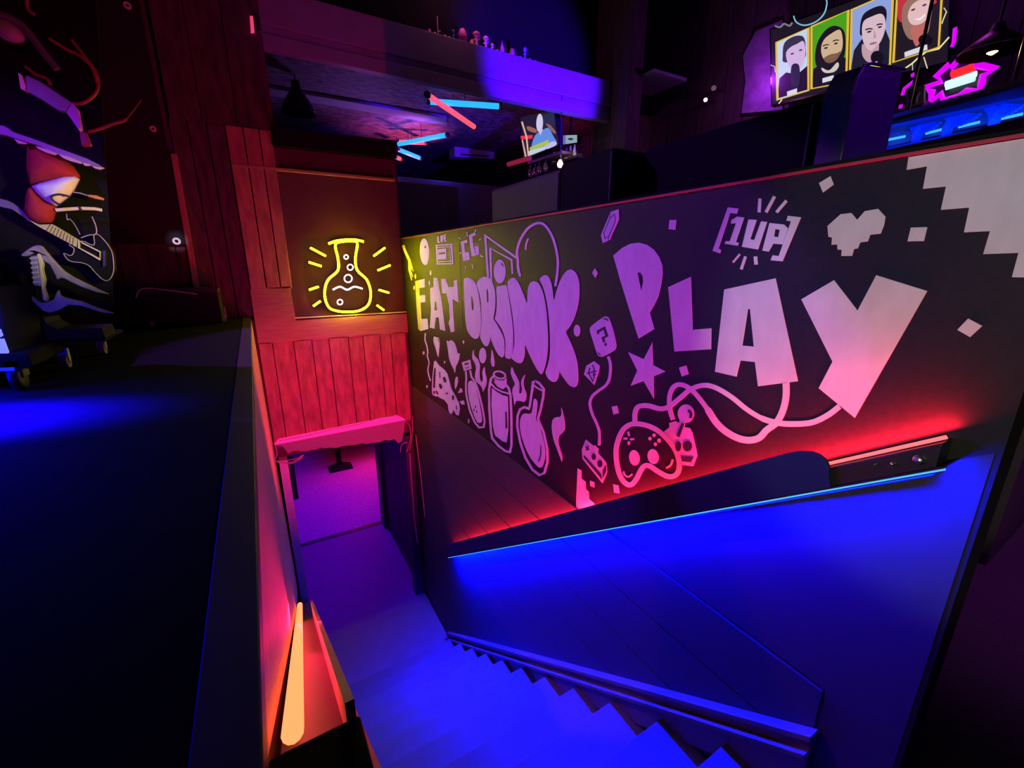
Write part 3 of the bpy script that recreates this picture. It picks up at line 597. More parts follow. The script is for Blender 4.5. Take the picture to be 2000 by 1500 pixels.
motif('painted_gamepad', 'large painted gamepad outline with two sticks', [stroke(smooth(P('518,1090 560,940 620,865 700,838 820,855 930,908 1030,1000 1100,1100 1132,1200 1130,1290 1090,1345 1020,1350 930,1305 850,1252 800,1248 760,1290 720,1370 670,1430 620,1425 570,1370 532,1260', D_), True), 9.6, True), ell(697, 1170, 50, 76, D_, rot=-0.15), ell(880, 1158, 54, 74, D_, rot=-0.2), L('634,916 646,958', D_, 4), L('590,982 630,984', D_, 4), L('654,990 695,988', D_, 4), L('641,1010 644,1044', D_, 4.4), ell(888, 950, 15, 18, D_), ell(848, 983, 15, 18, D_), ell(938, 1002, 17, 22, D_), ell(902, 1038, 14, 18, D_), L('590,1303 605,1340 640,1355 676,1328', D_, 3, True), L('1008,1270 1050,1242 1072,1185', D_, 4, True)])
motif('painted_joystick', 'painted ball-top joystick', [ell(1200, 740, 80, 91, D_), P('985,915 1040,870 1035,830 1100,812 1132,830 1150,770 1195,820 1185,870 1240,880 1265,930 1300,1080 1312,1150 1270,1252 1160,1240 1135,1120 1090,1040 1020,965', D_)], [L('1222,705 1248,735 1244,782', D_, 5, True), P('1160,830 1182,838 1135,970 1105,955', D_), ell(1215, 1057, 44, 52, D_), ell(1124, 1058, 28, 50, D_), P('1152,1155 1275,1160 1250,1215 1160,1205', D_)])
motif('painted_gamepad', 'small painted rectangular gamepad', [P('222,992 300,1055 312,1045 348,1085 340,1120 420,1215 432,1310 385,1420 190,1180 183,1090', D_)], [P('205,1145 372,1330 380,1385 200,1165', D_), P('418,1238 420,1305 388,1370 386,1300', D_), ell(300, 1160, 21, 32, D_), ell(360, 1228, 24, 36, D_), L('222,1062 252,1094', D_, 2.2), L('248,1055 226,1100', D_, 2.2)])
# upright joint between the wall sheets
MB().slab(W([(894, 449), (896, 449), (905, 655), (903, 655)], X0 - 0.0001), (-0.001, 0, 0)).build('sheet_joint', INK, wall_r)

# ------------------------------------------------------------------ yellow neon sign (plain flask)
ny = WY - 0.03
ns = empty('neon_sign', tuple(PY(680, 612, ny)), 'yellow and white neon flask sign standing on the red ledge', 'neon sign')
MB().slab([PY(a, b, ny + 0.022) for a, b in smooth(P('598,470 640,462 712,462 762,490 766,560 752,608 700,613 630,613 602,590 594,530'), True, 4)], (0, 0.004, 0)).build('acrylic_back', ACR, ns)
def neon(pts, m, name, r=0.0085, closed=False, par=None, Y=None):
    q = [PY(a, b, Y if Y else ny) for a, b in pts]
    MB().tube([p + Vector((0, r * 0.85, 0)) for p in q], r * 1.1, 8, closed).build('tube_channel', BLACK, par if par else ns, smooth=True)
    return MB().tube(q, r, 8, closed).build(name, m, par if par else ns, smooth=True)
neon(smooth(P('655,478 660,505 660,528 640,548 634,575 642,600 662,608 684,609 704,606 720,594 724,570 716,546 698,528 694,505 698,476 688,471 668,472'), True, 4), E_YEL, 'flask_tube', closed=True)
neon(smooth(P('642,476 660,470 690,468 710,472'), False, 4), E_YEL, 'rim_tube')
for s in ('606,484 636,500', '603,512 628,520', '604,566 622,560', '730,500 752,484', '738,528 762,518', '740,566 760,572', '612,598 626,588', '736,596 750,606'):
    neon(P(s), E_YEL, 'ray_tube', 0.0075)
neon(smooth(P('650,566 664,560 678,566 692,560 708,564'), False, 4), E_WHT, 'liquid_tube', 0.007)
for cx, cy, r in ((664, 590, 5), (680, 544, 7.5), (684, 522, 5.5), (676, 502, 4)):
    neon(ell(cx, cy, r, r, n=16), E_WHT, 'bubble_tube', 0.005, True)
tag(MB().tube([PY(*q, ny + 0.01) for q in smooth([(692, 612), (695, 618), (688, 622), (684, 618)], False, 4)], 0.002).build('sign_cable', CABLEM), 'short thin cable hanging from the neon sign over the ledge', 'cable')

# ------------------------------------------------------------------ ceiling beams, tubes, figurines
BY = 4.15
struct('trim_8', MB().box((-0.35, BY, 5.245), (3.72, BY + 0.12, 5.485)), BEAMM, bevel=0.006)
struct('trim_9', MB().box((-0.35, BY + 0.02, 5.19), (3.72, BY + 0.10, 5.245)).box((-0.35, BY + 0.005, 5.095), (3.72, BY + 0.09, 5.19)), BEAMM, bevel=0.004)
figs = [(135, 390, 44, 60, 0, (0.8, .25, .5)), (222, 428, 36, 44, 0, (.7, .5, .5)), (375, 470, 36, 44, 0, (.7, .5, .5)), (440, 495, 34, 40, 0, (.7, .5, .5)), (500, 460, 40, 120, 1, (.1, .15, .5)), (640, 490, 112, 160, 0, (.85, .15, .6)), (780, 568, 60, 70, 2, (.7, .3, .12)), (850, 545, 95, 170, 1, (.85, .3, .15)), (915, 635, 34, 36, 0, (.6, .5, .5)), (990, 580, 76, 150, 1, (.9, .45, .75)), (1085, 645, 52, 90, 1, (.85, .5, .6)), (1165, 695, 40, 44, 0, (.6, .5, .5)), (1235, 650, 60, 150, 3, (.8, .15, .45)), (1285, 735, 36, 36, 0, (.6, .6, .5)), (1385, 700, 76, 96, 2, (.7, .2, .22)), (1510, 795, 36, 40, 0, (.5, .5, .5)), (1580, 745, 56, 150, 1, (.2, .5, .55)), (1650, 830, 42, 44, 0, (.6, .5, .5)), (1735, 855, 42, 40, 0, (.6, .6, .5))]
names = ['pink-lit round pebble at the left end of the ceiling beam', 'pale pebble right of the left end pebble on the ceiling beam', 'pale pebble right of the thin stick on the beam', 'pale pebble touching the dark blue figurine on the beam', 'slim dark blue figurine on the ceiling beam', 'largest magenta ball-shaped figurine on the ceiling beam', 'small low orange figurine right of the magenta ball', 'tall orange figurine with raised arm on the ceiling beam', 'tiny pale pebble between orange and pink figurines', 'pale pink square-headed figurine on the ceiling beam', 'small pink figurine right of the square-headed one', 'pale pebble left of the magenta spike figurine', 'pointed magenta spike figurine on the ceiling beam', 'greenish pebble right of the magenta spike', 'squat red figurine on the ceiling beam', 'grey pebble left of the teal figurine', 'slim teal figurine near the right end of the beam', 'second pebble from the right end of the beam', 'last pebble at the right end of the beam row']
for (u, v, fw_, fh, kd, c), nm in zip(figs, names):
    p = PY(820 + u * .13, v * .13, BY + 0.06); zb = 5.4855
    sc_ = 4.95 / 842 * .13; r = fw_ * sc_ / 2; h = fh * sc_
    m = mat('figure_%d' % (names.index(nm)), c, 0.6, noise=0.2, scale=30)
    base = Vector((p.x, p.y, zb))
    if kd == 0: prof = [(r * .6, 0), (r, h * .35), (r * .95, h * .6), (r * .55, h * .9), (r * .1, h)]
    elif kd == 1: prof = [(r * .7, 0), (r * .6, h * .1), (r * .35, h * .3), (r * .6, h * .5), (r * .3, h * .58), (r * .9, h * .72), (r * .9, h * .88), (r * .2, h)]
    elif kd == 2: prof = [(r, 0), (r * .95, h * .5), (r * .7, h * .55), (r * .8, h * .8), (r * .3, h)]
    else: prof = [(r * .5, 0), (r, h * .25), (r * .8, h * .5), (r * .25, h * .75), (r * .04, h)]
    mb = MB().lathe(prof, base, n=14)
    if kd == 1: mb.tube([base + Vector((-r * .4, 0, h * .5)), base + Vector((-r * 1.0, 0, h * .40))], r * .18, 6); mb.tube([base + Vector((r * .4, 0, h * .5)), base + Vector((r * 1.0, 0, h * .62))], r * .18, 6)
    tag(mb.build('figurine' if kd else 'pebble', m, smooth=True), nm, 'figurine' if kd else 'pebble', 'small ornaments along the ceiling beam')
p = PY(855, 52, BY + 0.06)
tag(MB().tube([(p.x, p.y, 5.486), (p.x - .005, p.y, 5.64)], 0.006).tube([(p.x, p.y, 5.53), (p.x + .025, p.y, 5.535)], 0.005).build('toy_stick', mat('stick_pink', (.8, .5, .5), .6, noise=.1, scale=9)), 'thin upright toy stick among the ornaments on the beam', 'toy stick', 'small ornaments along the ceiling beam')

def ctube(a, b, m, label, z=5.32, r=0.03, Ya=None, Yb=None):
    pa = PZ(*a, z) if Ya is None else PY(*a, Ya); pb = PZ(*b, z) if Yb is None else PY(*b, Yb)
    d = (pb - pa).normalized()
    root = empty('light_tube', tuple(pa), label, 'light tube', 'coloured light tubes hanging under the ceiling')
    MB().tube([pa + d * 0.03, pb - d * 0.03], r, 10).build('glowing_tube', m, root, smooth=True)
    for e, s in ((pa, 1), (pb, -1)): MB().tube([e, e + d * 0.035 * s], r * 1.15, 10).build('end_cap', BLACK, root)
    h = min(pa.z, pb.z); mid = (pa + pb) / 2
    MB().tube([mid + Vector((0, 0, r)), Vector((mid.x, mid.y, 5.452))], 0.004, 6).build('hanger', BLACK, root)
ctube((834, 198), (980, 208), E_TB, 'long blue light tube crossing the red tube near the beam')
ctube((833, 184), (928, 249), E_TR, 'long red light tube slanting across the blue tube', 5.26)
ctube((775, 282), (876, 263), E_TB, 'blue light tube rising to the right above the black soffit', 5.25)
ctube((775, 277), (834, 279), E_TR, 'short red light tube lying beside the rising blue tube', 5.30)
ctube((775, 291), (821, 309), E_TB, 'short blue light tube sloping down right, lowest of the blue tubes', 5.15)
ctube((770, 306), (784, 311), E_TR, 'red light tube stub at the edge of the black soffit', 5.15)
# ceiling battens
pa, pb, pc, pd = PZ(512, 164, 5.44), PZ(872, 226, 5.44), PZ(872, 240, 5.44), PZ(512, 178, 5.44)
struct('trim_10', MB().slab([pa, pb, pc, pd], (0, 0, -0.03)), BEAMM)
lamp('batten_light', 'SPOT', (2.3, 6.0, 4.75), 120, (0.28, 0.1, 1.0), (2.2, 6.6, 5.45), 0.04, spot=75, blend=1)
lamp('ceiling_pink', 'SPOT', (2.6, 7.2, 4.6), 110, (1.0, 0.08, 0.3), (2.3, 7.0, 5.45), 0.04, spot=90, blend=1)
tag(MB().slab([PY(505, 160, 4.3), PY(512, 160, 4.3), Vector((PY(526, 243, 4.3).x, 4.3, UF)), Vector((PY(518, 243, 4.3).x, 4.3, UF))], (0, 0.03, 0)).build('upright_batten', BEAMM), 'thin blue-lit upright batten beside the plank column', 'batten')
# pendant lamp, left
pp = PY(584, 222, 5.6)
pl = empty('pendant_lamp', tuple(pp), 'black bell pendant lamp hanging left under the dark ceiling', 'lamp')
MB().lathe([(0.17, 0), (0.165, 0.03), (0.13, 0.11), (0.08, 0.18), (0.045, 0.25), (0.04, 0.30), (0.03, 0.30), (0.035, 0.25), (0.07, 0.175), (0.12, 0.105), (0.155, 0.03), (0.163, 0.0)], pp, n=28).build('lamp_shade', GLOSSB, pl, smooth=True)
MB().lathe([(0.005, 0.02), (0.03, 0.03), (0.04, 0.06), (0.03, 0.10), (0.02, 0.14)], pp).build('bulb', emit('dim_bulb', (0.9, 0.75, 0.25), 0.35), pl, smooth=True)
MB().tube([pp + Vector((0, 0, 0.30)), Vector((pp.x, pp.y, 5.452))], 0.006).build('cord', BLACK, pl)
MB().lathe([(0.155, 0.012), (0.15, 0.016)], pp, n=24).build('glow_disc', emit('shade_inner_glow', (0.16, 0.13, 0.035), 1.0), pl)  # added glowing disc, stands in for the lit inside of the shade
# air conditioner
q = PX(928, 293, 2.9)
ac = empty('ceiling_unit', tuple(PY(928, 305, 7.4)), 'grey wall-mounted air unit under the bar ceiling', 'air unit')
MB().slab([PY(*t, 7.4) for t in ((888, 284), (966, 292), (966, 310), (888, 306))], (0, 0.25, 0)).build('casing', mat('unit_plastic', (.35, .34, .36), .5, noise=.1, scale=6), ac, bevel=0.01)
MB().slab([PY(*t, 7.39) for t in ((900, 300), (956, 304), (956, 307), (900, 303))], (0, 0.01, 0)).build('vent_slot', BLACK, ac)

# pink-lit little lamp at the top of the column
wl = empty('wall_light', tuple(PY(492, 62, WY)), 'small pink glowing light at the top of the plank column', 'wall light')
MB().slab([PY(*t, WY - 0.01) for t in ((488, 31), (494, 31), (497, 62), (490, 63))], (0, 0.02, 0)).build('lit_face', emit('pink_face', (1.0, .06, .22), .8), wl)
MB().slab([PY(*t, WY) for t in ((494, 22), (503, 28), (510, 60), (498, 62))], (0, 0.03, 0)).build('bracket', STEEL, wl)

# ------------------------------------------------------------------ bar furniture behind the mural wall
def bench(name, x0, x1, y0, y1, z1, label, m=DARKLEATHER, cat='booth', bev=0.02):
    r = empty(name, ((x0 + x1) / 2, y0, UF), label, cat)
    MB().box((x0, y0, UF + 0.1), (x1, y1, z1)).build('panel', m, r, bevel=bev)
    MB().box((x0 + 0.01, y0 + 0.01, UF), (x1 - 0.01, y1 - 0.01, UF + 0.1)).build('plinth', MATTE, r)
    MB().tube([(x0 - 0.004, y0 + 0.01, UF + 0.12), (x0 - 0.004, y0 + 0.01, z1 - 0.02)], 0.004).build('edge_piping', mat('piping_vinyl', (.10, .10, .11), .3, noise=.1, scale=20), r)
    return r
bench('booth_bench', 1.6, 1.72, 2.19, 3.03, 4.075, 'dark booth back beyond the mural wall, left and olive-tinted', mat('olive_upholstery', (0.02, 0.02, 0.014), 0.6, noise=.2, scale=30))
bench('booth_bench', 1.6, 2.3, 1.75, 2.185, 4.10, 'black box-shaped booth back between the olive booth and the long one')
bench('booth_bench', 1.8, 1.9, 0.945, 1.745, 4.115, 'longest black booth back along the mural wall top, under the large screen')
e = empty('booth_end', (2.0, 0.85, UF), 'purple-lit rounded booth end panel below the large screen', 'booth end')
pts = [(1.815, 0.85, UF), (1.82, 0.85, 4.10), (1.83, 0.85, 4.15), (1.86, 0.85, 4.19), (1.91, 0.85, 4.205), (2.16, 0.85, 4.235), (2.22, 0.85, UF)]
MB().slab(pts, (0, 0.09, 0)).build('panel', NAVY, e, bevel=0.012)
MB().tube([(x, y - 0.003, z) for x, y, z in pts[:6]], 0.005).build('edge_piping', mat('piping_vinyl', (.1, .1, .11), .3), e)
bench('booth_bench', 1.3, 2.22, 5.0, 5.12, 4.42, 'navy booth back behind the black soffit, left of the olive booth', NAVY)
bench('booth_bench', 1.3, 4.0, 6.4, 6.5, 4.72, 'tall navy partition at the back under the light tubes', NAVY, 'partition')
tag(MB().box((3.72, 3.9, UF), (3.92, 4.45, 6.4)).build('column', BARPLANK, bevel=0.006), 'dark square column at the right end of the ceiling beam', 'column')
tag(MB().slab([PX(1210, 172, 3.9), PX(1277, 140, 3.9), PX(1277, 140, 3.9) + Vector((0.45, -0.05, -0.02)), PX(1210, 172, 3.9) + Vector((0.45, -.05, -0.02))], (0, 0, 0.03)).build('canopy_shelf', BEAMM), 'small blue-lit canopy shelf on the dark plank wall', 'shelf')
tag(MB().slab([PX(*t, 4.745) for t in ((1450, 222), (1458, 160), (1453, 110), (1478, 62), (1530, 40), (1530, 215))], (-0.02, 0, 0)).build('stone_niche', mat('rough_stone', (.35, .3, .36), .9, noise=.5, scale=9, bump=.8)), 'purple-lit rough stone patch left of the large screen', 'stone niche')
lamp('niche_light', 'POINT', tuple(PX(1480, 150, 4.45)), 8, (.45, .03, 1.0), size=0.03)
for q, r, lb in (((1378, 195), .022, 'small bright pink bulb on the dark plank wall'), ((1394, 172), .026, 'dim round spotlight just above the pink bulb')):
    c = PX(*q, 4.6)
    o = empty('wall_spot', tuple(c), lb, 'spotlight')
    MB().lathe([(r * .2, -r), (r * .8, -r * .6), (r, 0), (r * .8, r * .6), (r * .2, r)], c, 'x', 16).build('bulb', emit('spot_a', (1., .55, .95), 1.6) if r < .025 else emit('spot_b', (.5, .25, .4), .25), o, smooth=True)
    MB().tube([c + Vector((r, 0, 0)), c + Vector((0.15, 0, 0))], 0.008).build('arm', BLACK, o)

# bar counter on the right
bc = empty('bar_counter', (3.3, 0.37, UF), 'dark bar counter end standing on the carpet at the right edge', 'counter')
MB().slab([PZ(1925, 1105, UF), PZ(2000, 1010, UF), PZ(2000, 1010, UF) + Vector((1.1, 0, 0)), PZ(2000, 1010, UF) + Vector((1.1, 0, 1.0)), PZ(1925, 1105, UF) + Vector((0, 0, 1.0))], (0, 0.5, 0)).build('front', mat('counter_front', (.05, .03, .05), .6, noise=.2, scale=8), bc)
MB().box((2.75, 0.3, UF + 1.0), (4.74, 0.95, UF + 1.05)).build('counter_top', BLACK, bc, bevel=.006)
lamp('bar_front_purple', 'SPOT', (2.6, -1.0, 4.4), 80, (.6, .06, .9), (3.1, .4, 2.4), 0.1, spot=70, blend=1)

# ------------------------------------------------------------------ large screen with four portraits
XT = 4.55
tv = empty('television', tuple(PX(1680, 160, XT)), 'large wall screen showing four portraits in yellow frames', 'television')
def TP(pts, d=0.0): return [PX(a, b, XT) + Vector((-d, 0, 0)) for a, b in pts]
MB().slab(TP(P('90,215 100,800 1440,470 1455,-260', S_)), (0.06, 0, 0)).build('bezel', GLOSSB, tv)
MB().slab(TP(P('100,225 108,785 1425,462 1448,-250', S_), .002), (0.002, 0, 0)).build('screen', scr('scr_dark', (22, 20, 24)), tv)
def scrpart(name, pts, m, d, parent, z=S_): return MB().slab(TP(P(pts, z) if isinstance(pts, str) else pts, d), (0.0015, 0, 0)).build(name, m, parent)
YEL = scr('scr_yellow', (225, 185, 60))
def card(quad, bg, lab):
    c = MB().slab(TP(P(quad, S_), .004), (0.0015, 0, 0)).build('portrait_card', scr('bg_%d_%d_%d' % bg, bg), tv); c['label'] = lab
    o, h = stroke(P(quad, S_), 3.4, True)
    MB().slab(TP(o, .009), (0.001, 0, 0), [TP(q, .009) for q in h]).build('frame', YEL, c)
    return c
def feat(c, items):
    for k, (nm, pts, col) in enumerate(items):
        if hasattr(pts, 'lr'): pts = pts[0]
        scrpart(nm, pts, scr('s_%d_%d_%d' % col, col), .0055 + k * .0004, c)
K = (18, 16, 22)
c = card('143,322 384,212 384,680 152,752', (196, 210, 236), 'portrait of a person in a black top behind a microphone')
feat(c, [('body', '152,740 165,590 215,545 300,560 380,490 382,672', K), ('hair', S('190,420 200,330 250,285 310,268 350,285 362,360 350,440 205,470', S_), (50, 48, 66)), ('face', S('215,400 250,355 300,330 345,310 362,380 350,460 318,520 270,535 230,480', S_), (208, 178, 222)), ('eye', ell(262, 405, 14, 7, S_, 12, -.3), (90, 70, 100)), ('eye', ell(325, 378, 14, 7, S_, 12, -.3), (90, 70, 100)), ('microphone', S('258,495 300,480 318,520 314,640 262,650 250,600', S_), (30, 34, 52)), ('name_tag', P('222,690 298,664 298,700 226,722', S_), (215, 215, 225))])
c = card('407,202 684,80 668,618 407,668', (72, 158, 14), 'portrait of a bearded person on a green background')
feat(c, [('body', '410,662 420,520 480,480 600,450 665,430 662,612', K), ('hair', S('435,470 445,340 500,240 570,195 640,220 662,300 650,430 600,470 480,520', S_), (22, 20, 20)), ('face', S('478,370 500,300 560,250 620,225 640,290 636,370 600,440 545,470 495,440', S_), (206, 176, 142)), ('eye', ell(515, 362, 15, 7, S_, 12, -.3), (60, 45, 40)), ('eye', ell(590, 328, 15, 7, S_, 12, -.3), (60, 45, 40)), ('mouth', ell(560, 420, 28, 9, S_, 12, -.3), (120, 72, 60)), ('beard', S('500,440 545,412 600,400 628,385 610,430 580,462 545,475 515,468', S_), (120, 92, 70)), ('mouth', ell(563, 430, 24, 7, S_, 12, -.3), (150, 90, 76)), ('brow', L('492,348 515,338 538,338', S_, 2), (40, 30, 26)), ('brow', L('568,312 592,302 614,304', S_, 2), (40, 30, 26)), ('collar', S('485,510 540,530 600,470 612,500 580,540 520,550 490,535', S_), (205, 200, 190)), ('name_tag', P('490,590 574,566 574,602 490,624', S_), (215, 215, 225))])
c = card('708,77 1020,-62 996,488 697,536', (140, 160, 218), 'portrait of a person with black hair in a dark hoodie')
feat(c, [('body', '700,530 725,380 780,300 960,220 1000,320 992,482', (26, 28, 44)), ('hair', S('770,220 790,120 850,70 930,45 968,80 965,160 940,200 790,270', S_), (20, 20, 28)), ('face', S('785,230 800,160 860,125 930,105 960,150 955,240 915,330 850,385 800,330', S_), (214, 184, 196)), ('neck', S('790,330 850,385 910,330 900,420 840,470 790,420', S_), (190, 155, 165)), ('eye', ell(840, 240, 18, 7, S_, 12, -.3), (60, 45, 60)), ('eye', ell(920, 205, 16, 7, S_, 12, -.3), (60, 45, 60)), ('brow', L('812,226 840,216 866,220', S_, 2.4), (30, 24, 30)), ('brow', L('896,190 920,182 942,184', S_, 2.4), (30, 24, 30)), ('nose', P('878,215 895,285 872,292', S_), (188, 150, 160)), ('mouth', ell(870, 328, 30, 8, S_, 12, -.25), (160, 100, 110)), ('microphone', ell(900, 435, 48, 52, S_), (14, 14, 22)), ('name_tag', P('782,500 902,462 902,498 786,530', S_), (215, 215, 225))])
c = card('1053,-85 1398,-235 1362,358 1022,470', (30, 24, 28), 'portrait of a smiling person with light hair and a red cap')
feat(c, [('cap', S('1055,140 1060,0 1130,-60 1260,-90 1330,-20 1335,30 1200,40 1100,160', S_), (190, 50, 60)), ('hair', S('1090,200 1090,60 1150,-10 1260,-30 1310,40 1300,150 1270,260 1150,300', S_), (150, 110, 96)), ('face', S('1130,110 1160,40 1220,0 1290,-10 1308,60 1285,130 1230,180 1170,190 1138,160', S_), (226, 186, 186)), ('neck', S('1155,210 1230,190 1280,150 1240,280 1195,350 1165,290', S_), (190, 105, 95)), ('eye', ell(1170, 75, 18, 7, S_, 12, -.4), (70, 50, 60)), ('eye', ell(1255, 40, 18, 7, S_, 12, -.4), (70, 50, 60)), ('mouth', S('1180,140 1215,140 1260,105 1250,130 1215,155', S_), (240, 230, 235)), ('microphone', ell(1262, 302, 52, 42, S_), (10, 10, 14)), ('name_tag', P('1105,395 1275,335 1278,375 1108,432', S_), (215, 215, 225))])
for s, wd, col in (('1440,280 1362,368 1270,390 1212,432 1160,480 1098,522', 2.6, (240, 230, 170)), ('1250,430 1262,470 1276,515', 2.2, (230, 220, 190)), ('1165,480 1165,530', 1.5, (200, 200, 200)), ('1400,60 1420,90 1395,150 1385,180', 2, (230, 220, 180)), ('160,780 185,748', 2, (230, 220, 190)), ('100,490 130,500 135,545', 1.6, (200, 200, 190))):
    o, h = L(s, S_, wd); MB().slab(TP(o, .007), (0.001, 0, 0)).build('crack_line', scr('crk_%d_%d_%d' % col, col), tv)
o, h = stroke(smooth(P('272,120 290,165 340,190 400,182 460,150 505,95 522,20 505,-20', S_), False), 2.6)
MB().slab(TP(o, .006), (0.001, 0, 0)).build('ring_logo', scr('ringcol', (130, 190, 215)), tv)
o, h = stroke(smooth(P('130,195 170,205 200,180 240,195 262,170', S_), False), 3.5)
MB().slab(TP(o, .006), (0.001, 0, 0)).build('scribble', scr('scribcol', (120, 120, 125)), tv)

# second screen
Z2 = (980, 190, .12); XS = 3.3
def TP2(pts, d=0.0): return [PX(a, b, XS) + Vector((-d, 0, 0)) for a, b in pts]
t2 = empty('television', tuple(PX(1055, 260, XS)), 'smaller screen showing a person in a blue shirt, under the ceiling beam', 'television')
MB().slab(TP2(P('285,330 870,180 930,770 360,1010', Z2)), (0.06, 0, 0)).build('bezel', GLOSSB, t2)
for k, (nm, pts, col) in enumerate([('screen', P('300,330 855,195 912,765 375,985', Z2), (26, 24, 34)), ('backdrop', S('420,470 560,520 560,580 430,540', Z2), (150, 95, 75)), ('backdrop', S('690,390 760,420 870,540 880,600 800,540', Z2), (140, 90, 80)), ('backdrop', P('680,290 850,230 870,470 700,420', Z2), (30, 42, 66)), ('red_bar', P('310,630 510,615 500,672 322,690', Z2), (240, 50, 60)), ('wooden_stick', P('320,402 346,395 420,640 452,960 430,968 395,640', Z2), (225, 180, 150)), ('wooden_stick', P('330,700 350,690 410,960 385,975', Z2), (215, 165, 140)), ('shirt', S('600,575 680,530 770,505 850,640 900,735 830,800 740,830 560,900 470,930 500,760 540,640', Z2), (96, 140, 220)), ('head', ell(625, 420, 54, 150, Z2, 24, .03), (206, 200, 232)), ('neck', P('600,540 680,520 640,620', Z2), (200, 190, 225)), ('forearm', S('720,780 850,720 905,745 880,790 740,845', Z2), (190, 185, 230)), ('chart', P('465,820 770,690 775,765 470,880', Z2), (170, 190, 60)), ('table', P('450,880 720,800 725,850 460,955', Z2), (190, 205, 225))]):
    MB().slab(TP2(pts, .002 + k * .0008), (0.0006, 0, 0)).build(nm, scr('t2_%d_%d_%d' % col, col), t2)
t3 = empty('television', tuple(PX(1108, 272, 3.5)), 'partly hidden pale screen right of the smaller screen', 'television')
MB().slab([PX(a, b, 3.5) for a, b in P('915,610 1230,605 1232,745 920,790', Z2)], (0.05, 0, 0)).build('bezel', GLOSSB, t3)
for k, (pts, col) in enumerate([(P('930,622 1225,612 1225,735 935,778', Z2), (110, 100, 190)), (P('1040,618 1225,612 1225,735 1040,762', Z2), (140, 165, 175)), (ell(1120, 680, 45, 20, Z2), (40, 60, 70))]):
    MB().slab([PX(a, b, 3.5 - .002 - k * .001) for a, b in pts], (0.0006, 0, 0)).build('screen' if k == 0 else 'picture', scr('t3_%d_%d_%d' % col, col), t3)

for t_, c_ in ((t2, PX(1055, 230, XS)), (t3, PX(1108, 265, 3.5))): MB().tube([c_ + Vector((.05, 0, -.05)), Vector((c_.x + .05, c_.y, 5.452))], .015).build('ceiling_pole', BLACK, t_)
# glass rack with hanging stem glasses under the smaller screen
gr = empty('glass_rack', tuple(PX(1060, 315, 3.12)), 'red-edged overhead rack holding stem glasses under the smaller screen', 'rack')
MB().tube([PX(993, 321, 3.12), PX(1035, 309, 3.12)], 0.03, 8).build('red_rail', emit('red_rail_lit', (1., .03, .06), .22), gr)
MB().slab([PX(*t, 3.12) for t in ((1030, 316), (1098, 294), (1098, 299), (1030, 321))], (0.28, 0, 0)).build('rack_board', mat('rack_wood', (.2, .1, .08), .5, noise=.2, scale=8), gr)
for px, lb in ((1098, 0),):
    for xx_ in (3.38,):
        q_ = PX(1062, 307, 3.12); MB().tube([Vector((xx_, q_.y, q_.z)), Vector((xx_, q_.y, 5.452))], .008).build('hanging_rod', BLACK, gr)
bs = empty('wall_shelf', tuple(PX(1103, 300, 3.3)), 'narrow dark shelf under the pale screen carrying pale bottles', 'shelf')
b0, b1 = PX(1076, 319, 3.25), PX(1126, 303.5, 3.25)
MB().slab([b0, b1, b1 + Vector((.12, 0, 0)), b0 + Vector((.12, 0, 0))], (0, 0, -.02)).build('board', BLACK, bs)
MB().box((3.3, (b0.y + b1.y) / 2 - .02, min(b0.z, b1.z) - .02), (4.752, (b0.y + b1.y) / 2 + .02, (b0.z + b1.z) / 2 - .02)).build('wall_bracket', BLACK, bs)
for px, lb in ((1036, 'first'), (1045, 'second'), (1053, 'third'), (1065, 'last')):
    c = PX(px, 345 - (px - 1036) * .35, 3.18)
    tag(MB().lathe([(.024, 0), (.029, .03), (.024, .078), (.005, .095), (.004, .145), (.025, .152), (.026, .156)], c, n=14).build('stem_glass', GLASSY, smooth=True), {'first': 'leftmost stem glass hanging upside down from the overhead rack', 'second': 'second stem glass from the left on the overhead rack', 'third': 'third stem glass from the left on the overhead rack', 'last': 'rightmost stem glass on the overhead rack, set apart from the other three'}[lb], 'glass', 'stem glasses on the overhead rack')
for i, (px, py, lb) in enumerate(((1082, 304, 'leftmost'), (1096, 300, 'second'), (1106, 297, 'third'), (1114, 293, 'fourth'), (1122, 291, 'rightmost'))):
    c = PX(px, py + 13, 3.3)
    tag(MB().lathe([(.027, 0), (.027, .02), (.022, .04), (.01, .08), (.01, .11)], c, n=12).build('bottle', mat('pale_bottle', (.75, .72, .78), .3, noise=.1, scale=9), smooth=True), {'leftmost': 'leftmost of the pale bottles right of the hanging glasses', 'second': 'second from left of the pale bottles above the warm bulb', 'third': 'middle one of the pale bottles above the warm bulb', 'fourth': 'second from right of the pale bottles under the pale screen', 'rightmost': 'rightmost of the pale bottles under the pale screen'}[lb], 'bottle', 'pale bottles under the pale screen')
lamp('rack_light', 'POINT', tuple(PX(1108, 302, 3.1)), .9, (1, .85, .9), size=0.02)
c = PX(1094, 321, 3.05)
o = empty('bulb_lamp', tuple(c), 'small warm glowing bulb right of the hanging stem glasses', 'lamp')
MB().lathe([(.005, -.035), (.025, -.025), (.034, 0), (.025, .025), (.012, .045)], c, n=16).build('bulb', E_WARM, o, smooth=True)
MB().tube([c + Vector((0, 0, .04)), c + Vector((0, 0, .09))], .012).build('socket', BLACK, o)
MB().tube([c + Vector((0, 0, .09)), Vector((c.x, c.y, 5.452))], .004).build('cord', BLACK, o)

